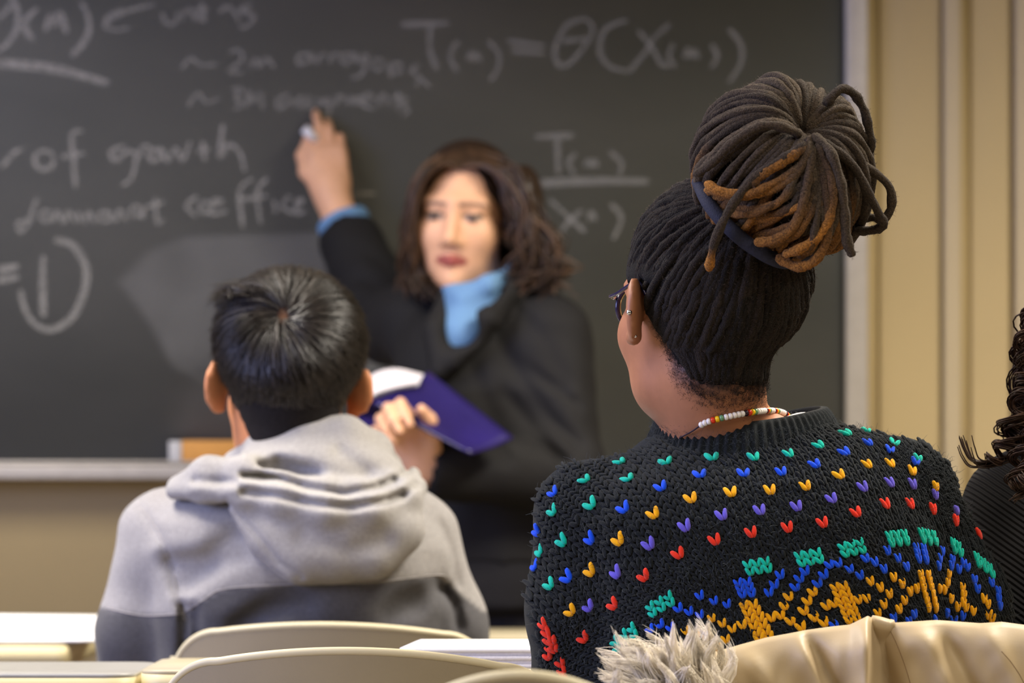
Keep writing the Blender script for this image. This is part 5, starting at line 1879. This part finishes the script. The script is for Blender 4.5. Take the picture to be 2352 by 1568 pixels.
# thin bleached locks that fan from the crown of the bun down to the tie
for k in range(13):
    u_ = (k + rng.uniform(0.0, 1.0)) / 13
    ex2, ey2 = np.interp(u_, [0, 0.35, 0.7, 1], [1618, 1672, 1742, 1830]), np.interp(u_, [0, 0.35, 0.7, 1], [432, 508, 566, 606])
    mx_, my_ = np.interp(u_, [0, 1], [1822, 1905]) + rng.normal(0, 14), np.interp(u_, [0, 1], [400, 445]) + rng.normal(0, 12)
    m2x, m2y = np.interp(u_, [0, 1], [1735, 1886]) + rng.normal(0, 14), np.interp(u_, [0, 1], [440, 560]) + rng.normal(0, 12)
    g0 = rng.uniform(0.25, 0.6)
    free([(1858 + rng.normal(0, 6), 322 + rng.normal(0, 5)), (mx_, my_), (m2x, m2y), (ex2, ey2)],
         [3.298, 3.287, 3.290 + rng.normal(0, 0.003), 3.332], 0.0036 * rng.uniform(0.85, 1.15), ([0, g0, g0 + 0.2, 1], [0, 0, rng.uniform(0.3, 1.0), rng.uniform(0.5, 1.0)]))

# short hair at the nape, below the locks
co = np.empty(len(body_w.data.vertices) * 3, np.float32); body_w.data.vertices.foreach_get('co', co); co = co.reshape(-1, 3)
no = np.empty_like(co).ravel(); body_w.data.vertices.foreach_get('normal', no); no = no.reshape(-1, 3)
ql = (co - GC) @ GR / GS
hl = hairline_w(ql)
pr = np.clip(1 + hl / 0.034, 0, 1) ** 1.5 * (hl < 0.012) * (ql[:, 1] < -0.012) * (np.abs(ql[:, 0]) < 0.072) * (ql[:, 2] > -0.14) * (no[:, 1] < 0.4) * np.clip(0.6 + vnoise(co, 200, 9), 0.05, 1)
k = rng.choice(len(co), 8600, p=pr / pr.sum())
a = co[k] + rng.normal(0, 0.0016, (8600, 3)); nn = no[k]
dirn = nn * 0.35 + np.array([0.05, 0, 0.55]) + rng.normal(0, 0.45, (8600, 3))
dirn /= np.linalg.norm(dirn, axis=1, keepdims=True)
b = a + dirn * rng.uniform(0.0012, 0.0036, 8600)[:, None]
v, f, nv = strands(np.stack([a, (a + b) / 2 + rng.normal(0, 0.0006, (8600, 3)), b], 1), 0.00013, 0.5)
M_nape = mat('nape_hair', (40, 32, 30), 0.8)
tag(mk('nape_hair', v, f, M_nape, ghair), kind='stuff')

# frizz: short hairs standing off the locks
fz = []
locks = [o for o in ghair.children if o.name.startswith('dreadlock')]
for o in locks:
    n = len(o.data.vertices)
    co = np.empty(n * 3, np.float32); o.data.vertices.foreach_get('co', co); co = co.reshape(-1, 3)
    no = np.empty(n * 3, np.float32); o.data.vertices.foreach_get('normal', no); no = no.reshape(-1, 3)
    k = rng.integers(0, n, 150)
    a = co[k]; nn = no[k] + rng.normal(0, 0.5, (150, 3))
    nn /= np.linalg.norm(nn, axis=1, keepdims=True)
    ln_ = rng.uniform(0.0010, 0.0036, 150)[:, None]
    b = a + nn * ln_
    mid = (a + b) / 2 + rng.normal(0, 0.0006, (150, 3))
    fz.append(np.stack([a, mid, b], 1))
v, f, nv = strands(np.concatenate(fz), 0.00013, 0.5)
M_frz = mat('hair_frizz', (74, 60, 48), 0.7)
tag(mk('hair_frizz', v, f, M_frz, ghair), kind='stuff')

# ------------------------------------------------------------------ the tan coat hung over her chair
M_coat = mat('tan_coat_cloth', (176, 156, 122), 0.5, noise=0.02, nscale=12, bump=0.06, bscale=900, spec=0.35)
coat = thing('coat', W(1950, 1800, 3.24), 'tan coat with cream fur trim draped over the chair in front', 'coat')
dcoat = 3.235
tx = np.array([1500, 1560, 1610, 1640, 1700, 1760, 1850, 1900, 1950, 1972, 1992, 2012, 2040, 2100, 2150, 2250, 2300, 2352, 2480, 2560], float)
ty_ = np.array([1590, 1548, 1518, 1503, 1486, 1470, 1453, 1446, 1440, 1429, 1420, 1429, 1437, 1433, 1430, 1437, 1434, 1441, 1452, 1500], float)
nu_, nv_ = 300, 150
us = np.linspace(1500, 2560, nu_)
zt_ = ZW(np.interp(us, tx, ty_), dcoat)
U, S = np.meshgrid(us, np.linspace(0, 1, nv_), indexing='ij')
ZT_ = np.repeat(zt_[:, None], nv_, 1)
# path across the chair back: up the sitter's side, over the top, down towards the camera
sa = (S - 0.30) / 0.05
near = S > 0.30
drop = np.where(near, (S - 0.30) / 0.70 * 0.42, (0.30 - S) / 0.30 * 0.16)
rnd = np.minimum(drop / 0.02, 1.0)
Y = np.where(near, dcoat - 0.016 * np.sin(rnd * math.pi / 2) - 0.05 * drop, dcoat + 0.016 * np.sin(rnd * math.pi / 2))
Zc = ZT_ - drop + 0.004 * (1 - rnd)
X = (U - CX) / FPX * dcoat
pyv = HY + (CZ - Zc) / dcoat * FPX


def crease(x0, y0, x1, y1, w, amp, sharp=0.0):
    """a fold running from (x0,y0) to (x1,y1) in the cloth"""
    t = np.clip((pyv - y0) / (y1 - y0), -0.3, 2.5)
    xc = x0 + (x1 - x0) * t
    dx = (U - xc) / w
    prof = np.exp(-dx ** 2) if sharp == 0 else np.where(dx < 0, np.exp(-(dx * 0.8) ** 2), np.exp(-(dx * (1 + sharp)) ** 2))
    fade = np.clip((pyv - y0 + 25) / 40, 0, 1)
    return amp * prof * fade


fold = np.zeros_like(U)
fold += crease(1984, 1420, 1978, 1600, 30, 0.026, 1.3)
fold -= crease(2022, 1430, 2046, 1600, 30, 0.026)
fold += crease(1828, 1455, 1890, 1600, 26, 0.010, 1.0)
fold -= crease(1862, 1470, 1930, 1600, 20, 0.012)
fold += crease(1700, 1490, 1800, 1620, 34, 0.008)
fold += crease(2110, 1445, 2180, 1600, 34, 0.009)
fold -= crease(2165, 1455, 2240, 1600, 26, 0.010)
fold += crease(2260, 1440, 2330, 1580, 30, 0.008)
fold += crease(1930, 1470, 1900, 1600, 22, 0.006)
fold += crease(2400, 1450, 2430, 1600, 40, 0.010)
fold += 0.0012 * np.sin(U / 37 + pyv / 24) * np.sin(pyv / 40 - U / 80) + 0.0005 * np.sin(U / 11 + pyv / 16) * np.sin(U / 50)
Y = Y - np.where(near, fold * np.clip(0.35 + drop / 0.03, 0, 1), -0.2 * fold)
V1 = np.stack([X, Y, Zc], -1).reshape(-1, 3)
i = np.arange(nu_ - 1)[:, None]; j = np.arange(nv_ - 1)[None]
qf = np.stack([i * nv_ + j, (i + 1) * nv_ + j, (i + 1) * nv_ + j + 1, i * nv_ + j + 1], -1).reshape(-1, 4)
shell = mk('coat_body', V1, qf[:, ::-1], M_coat, coat)
sm = shell.modifiers.new('thickness', 'SOLIDIFY'); sm.thickness = 0.004; sm.offset = -1
bvh_c = BVHTree.FromPolygons([Vector(x) for x in V1], [tuple(x) for x in qf.tolist()])
M_seam2 = mat('brown_seam_thread', (120, 96, 66), 0.8)
seamline(bvh_c, [(2044, 1446), (2058, 1475), (2072, 1510), (2084, 1545), (2094, 1580)], 0.0004, M_seam2, coat)
seamline(bvh_c, [(2300, 1495), (2322, 1520), (2345, 1555), (2360, 1590)], 0.0004, M_seam2, coat)

# fur trim: a padded roll covered with long clumped hair
M_fur = mat('cream_fur', (0, 0, 0), 0.75, attr=True, spec=0.3, sheen=0.2)
fpath = [W(1445, 1740, 3.23), W(1470, 1682, 3.22), W(1518, 1648, 3.215), W(1575, 1640, 3.215), W(1622, 1662, 3.21), W(1655, 1730, 3.20)]
f_fur = lambda P: chain(P, fpath, [0.026, 0.027, 0.029, 0.028, 0.026, 0.024], 0.02)
fur, Vf, Ff = srf('fur_trim', f_fur, np.min(fpath, 0) - 0.05, np.max(fpath, 0) + 0.05, 0.006, M_fur, coat, lambda V: np.tile(lin((240, 228, 206)), (len(V), 1)))
Pf = []; Cf = []
ctr = W(1550, 1735, 3.25)
front = Vf[(Vf[:, 1] < 3.235) & (Vf[:, 2] > ZW(1735, 3.22))]
for c in range(190):                                     # long hairs gathered into pointed locks
    a = front[rng.integers(0, len(front))]
    o_ = a - ctr
    base = o_ / np.linalg.norm(o_) * np.array([1.15, 0.6, 1.0]) + np.array([-0.30, -0.12, 0.10]) + rng.normal(0, 0.20, 3)
    base /= np.linalg.norm(base)
    ln_ = rng.uniform(0.032, 0.058)
    tip = a + base * ln_ + np.array([-0.004, rng.normal(0, .004), -0.004])
    tpx = tip[0] / tip[1] * FPX + CX
    if tpx > 1672 or tpx < 1372: continue
    bend = np.array([rng.normal(0.0, 0.005), rng.normal(0, .003), rng.normal(0.003, 0.004)])
    tone = rng.uniform(0.8, 1.05)
    for _ in range(46):
        r0 = a + rng.normal(0, 0.0050, 3)
        tt = tip + rng.normal(0, 0.0007, 3) + base * rng.normal(0, 0.004)
        mid = r0 * 0.42 + tt * 0.58 + bend + rng.normal(0, 0.0008, 3)
        Pf.append(catmull([r0, mid, tt], 6))
        Cf.append(lin((250, 240, 222)) * tone * rng.uniform(0.9, 1.06))
for c in range(2600):                                    # undercoat
    a = front[rng.integers(0, len(front))] + rng.normal(0, 0.002, 3)
    base = (a - ctr) / np.linalg.norm(a - ctr) + np.array([-0.2, -0.2, 0.05]) + rng.normal(0, 0.3, 3)
    tt = a + base / np.linalg.norm(base) * rng.uniform(0.010, 0.020)
    Pf.append(catmull([a, (a + tt) / 2 + rng.normal(0, 0.001, 3), tt], 6))
    Cf.append(lin((214, 200, 176)) * rng.uniform(0.8, 1.05))
v, f, nv = strands(np.array(Pf), 0.00042, 0.22)
tag(mk('fur_hairs', v, f, M_fur, fur, True, np.repeat(np.array(Cf), nv, 0)), kind='stuff')

# ------------------------------------------------------------------ the neighbour at the right edge
DN = 3.62
nei = thing('person', (XW(2560, DN), DN, 0), 'person in black ribbed top with brown curls at the right edge', 'person')
NC, NR, NSc = W(2596, 790, DN), rot(12, 0, 0), 0.96
nrows = pxrows([(965, 2500, 2660, 3.66, 0.05), (1000, 2400, 2740, 3.655, 0.07), (1035, 2330, 2810, 3.65, 0.085), (1080, 2285, 2850, 3.645, 0.10), (1150, 2255, 2875, 3.64, 0.115),
                (1260, 2270, 2880, 3.635, 0.125), (1450, 2290, 2860, 3.635, 0.125), (1900, 2300, 2850, 3.64, 0.12)], DN)
nl_ = [W(2325, 1165, 3.63), W(2335, 1400, 3.63), W(2345, 1580, 3.66)]
nr_ = [W(2810, 1165, 3.63), W(2830, 1400, 3.63), W(2830, 1580, 3.66)]
nhip = np.array([XW(2640, DN), 3.66, 0.555])
nleg = legs_sitting(nhip, 4.06, 0.09)
nhl, nhr = np.array([XW(2450, 3.9), 3.86, 0.80]), np.array([XW(2680, 3.9), 3.86, 0.80])


def f_nei(P):
    d = head(P, NC, NR, NSc, 0.95)
    d = smin(d, cone(P, NC + [0, -0.01, -0.06], W(2570, 1040, 3.64), 0.050, 0.056), 0.03)
    d = smin(d, loft(P, nrows, grow=-0.018), 0.03)
    d = smin(d, chain(P, nl_ + [nhl], [0.036, 0.036, 0.034, 0.024], 0.02), 0.02)
    d = smin(d, chain(P, nr_ + [nhr], [0.036, 0.036, 0.034, 0.024], 0.02), 0.02)
    d = smin(d, hand(P, nhl, (0.1, 1, -0.03), (1, 0, 0.1), [(6, 10, 6)] * 4, 0.95), 0.015)
    d = smin(d, hand(P, nhr, (-0.1, 1, -0.03), (-1, 0, 0.1), [(6, 10, 6)] * 4, 0.95, right=True), 0.015)
    for h, k, f in nleg: d = smin(d, chain(P, [h, k, f], [0.078, 0.050, 0.038], 0.02), 0.04)
    return d


srf('body', f_nei, (0.42, 3.45, 0.02), (0.86, 4.16, 1.26), 0.0075, M_skin, nei, lambda V: facecol(V, NC, NR, NSc, (214, 164, 132), (170, 90, 84), (60, 44, 36)))
m, nt, b = new_mat('black_ribbed_knit')
N, Lk = nt.nodes, nt.links
b.inputs['Base Color'].default_value = L4((40, 39, 40)); b.inputs['Roughness'].default_value = 0.85
b.inputs['Specular IOR Level'].default_value = 0.15
tc = N.new('ShaderNodeTexCoord'); mp = N.new('ShaderNodeMapping'); mp.inputs['Rotation'].default_value = (0, math.radians(-38), 0)
wv = N.new('ShaderNodeTexWave'); wv.wave_type = 'BANDS'; wv.bands_direction = 'Z'; wv.inputs['Scale'].default_value = 66; wv.inputs['Distortion'].default_value = 0.6; wv.inputs['Detail Scale'].default_value = 0.5
Lk.new(tc.outputs['Object'], mp.inputs[0]); Lk.new(mp.outputs[0], wv.inputs['Vector'])
bp = N.new('ShaderNodeBump'); bp.inputs['Strength'].default_value = 1.0; bp.inputs['Distance'].default_value = 0.0035
Lk.new(wv.outputs['Fac'], bp.inputs['Height']); Lk.new(bp.outputs[0], b.inputs['Normal'])
M_rib = m


def f_ntop(P):
    d = loft(P, nrows)
    d = smin(d, chain(P, nl_ + [nhl - [0, 0.03, 0]], [0.048, 0.047, 0.045, 0.032], 0.03), 0.03)
    d = smin(d, chain(P, nr_ + [nhr - [0, 0.03, 0]], [0.048, 0.047, 0.045, 0.032], 0.03), 0.03)
    return smax(d, -cone(P, W(2570, 900, 3.62), W(2570, 1010, 3.64), 0.06, 0.06), 0.008)


srf('ribbed_top', f_ntop, (0.40, 3.44, 0.55), (0.80, 3.92, 1.06), 0.006, M_rib, nei)


def f_ntr(P):
    d = ell(P, nhip, (0.17, 0.13, 0.09))
    for h, k, f in nleg: d = smin(d, chain(P, [h, k, f], [0.088, 0.07, 0.06], 0.02), 0.03)
    return d


srf('trousers', f_ntr, (0.38, 3.48, 0.04), (0.88, 4.2, 0.70), 0.012, M_dark_trousers, nei)
for h, k, f in nleg: shoe(nei, f, (0, 1, 0))
chair(XW(2700, 3.48), 3.46, 0.80, 'chair of the person at the right edge, hidden by the coat', arch=0.01)

M_curl = mat('brown_curly_hair', (0, 0, 0), 0.45, attr=True, spec=0.4)
M_ncap = mat('dark_scalp_curls', (0, 0, 0), 0.9, attr=True, spec=0.05, bump=0.8, bscale=160)
nh_c = NC + NR @ (CRC * NSc)


def f_ncap(P):
    q = (P - NC) @ NR / NSc
    d = ell(q, CRC + [0, -0.008, 0.006], CRR + [0.012, 0.012, 0.012])
    return smax(d, -hairline(q) * 0.9, 0.005) * NSc


nhair, _, _ = srf('hair', f_ncap, NC - 0.15, NC + 0.15, 0.007, M_ncap, nei, lambda V: np.tile(lin((52, 36, 28)), (len(V), 1)))


def ringlet(ctl, hr, turns, n=70, r=0.0016, cnt=9, spread=0.004):
    """a bundle of hairs twisting down one curl"""
    c = catmull(ctl, n)
    t, nn, bb = frames(c)
    out = []
    s = np.linspace(0, 1, n)
    for k in range(cnt):
        a = 2 * math.pi * turns * s + rng.normal(0, 0.35)
        rr = hr * (0.35 + 0.65 * np.sin(np.pi * np.clip(s * 1.1, 0, 1)) ** 0.5) * rng.uniform(0.75, 1.15)
        out.append(c + nn * (np.cos(a) * rr)[:, None] + bb * (np.sin(a) * rr)[:, None] + rng.normal(0, spread * 0.4, 3))
    return out


Pc, Cc = [], []
NCUR = 64
for i in range(NCUR):
    az = (i / NCUR) * 2 * math.pi
    lft, bk = -math.cos(az), -math.sin(az)
    if math.sin(az) < -0.55: continue                      # leave the face free
    rootd = np.array([lft * 0.9, -abs(math.sin(az)) * 0.9 if math.sin(az) > 0 else 0.2, rng.uniform(0.2, 0.9)])
    rootd /= np.linalg.norm(rootd)
    p0 = nh_c + rootd * (CRR * NSc + 0.012)
    ex_ = rng.uniform(0.100, 0.122)
    p1 = nh_c + np.array([lft * ex_, (-math.sin(az)) * 0.105, -0.02 + rng.normal(0, 0.02)])
    endz = ZW(1090 + rng.normal(0, 35), DN)
    p2 = np.array([nh_c[0] + lft * (ex_ + rng.uniform(-0.02, 0.015)), p1[1] - 0.006, (p1[2] + endz) / 2])
    p3 = np.array([nh_c[0] + lft * (ex_ + rng.uniform(-0.03, 0.012)), p1[1] - 0.012, endz])
    cur = ringlet([p0, p1, p2, p3], rng.uniform(0.008, 0.014), rng.uniform(4, 6.5))
    Pc += cur; Cc += [lin((66, 46, 36)) * rng.uniform(0.55, 1.5) for _ in cur]
for ctl, hr, tn in (([W(2420, 900, 3.56), W(2350, 960, 3.54), W(2300, 1030, 3.535), W(2262, 1062, 3.54)], 0.010, 4.5),
                    ([W(2420, 930, 3.55), W(2340, 930, 3.53), W(2325, 990, 3.53), W(2318, 1040, 3.53)], 0.013, 3.5),
                    ([W(2420, 960, 3.55), W(2370, 1020, 3.52), W(2345, 1080, 3.51), W(2335, 1150, 3.505)], 0.013, 4.0),
                    ([W(2430, 960, 3.54), W(2380, 1040, 3.51), W(2360, 1100, 3.50), W(2325, 1110, 3.505)], 0.011, 4.0),
                    ([W(2420, 820, 3.56), W(2370, 850, 3.55), W(2352, 900, 3.55), W(2335, 960, 3.54)], 0.010, 4.0),
                    ([W(2420, 720, 3.56), W(2365, 760, 3.56), W(2350, 800, 3.55), W(2352, 860, 3.55)], 0.009, 3.5)):
    cur = ringlet(ctl, hr, tn, cnt=16)
    Pc += cur; Cc += [lin((72, 52, 40)) * rng.uniform(0.55, 1.6) for _ in cur]
for i in range(90):                                        # shorter curls over the crown
    az, el = rng.uniform(0, 2 * math.pi), rng.uniform(0.25, 1.45)
    dv_ = np.array([math.cos(az) * math.cos(el), math.sin(az) * math.cos(el), math.sin(el)])
    if dv_[1] > 0.6 and dv_[2] < 0.75: continue
    h_ = np.array([math.cos(az), math.sin(az), 0])
    q0_ = nh_c + dv_ * (CRR * NSc + 0.013)
    d2_ = dv_ + h_ * 0.45 - np.array([0, 0, 0.35]); d2_ /= np.linalg.norm(d2_)
    d3_ = dv_ + h_ * 0.8 - np.array([0, 0, 0.8]); d3_ /= np.linalg.norm(d3_)
    cur = ringlet([q0_, nh_c + d2_ * (CRR * NSc + 0.022), nh_c + d3_ * (CRR * NSc + 0.028)], rng.uniform(0.007, 0.011), rng.uniform(2, 3.2), cnt=8)
    Pc += cur; Cc += [lin((66, 46, 36)) * rng.uniform(0.55, 1.5) for _ in cur]
for k in range(14):                                        # the loose strand over the shoulder
    e = rng.normal(0, 0.0022, 3)
    c = catmull([W(2330, 1045, 3.54) + e, W(2275, 1062, 3.54) + e, W(2238, 1060, 3.54) + e * 1.5, W(2222, 1035, 3.54) + e * 2, W(2213, 1008, 3.54) + e * 2.2], 70)
    Pc.append(c); Cc.append(lin((62, 44, 34)))
v, f, nv = strands(np.array(Pc), 0.0011, 0.45)
tag(mk('curls', v, f, M_curl, nhair, True, np.repeat(np.array(Cc), nv, 0)), kind='stuff')
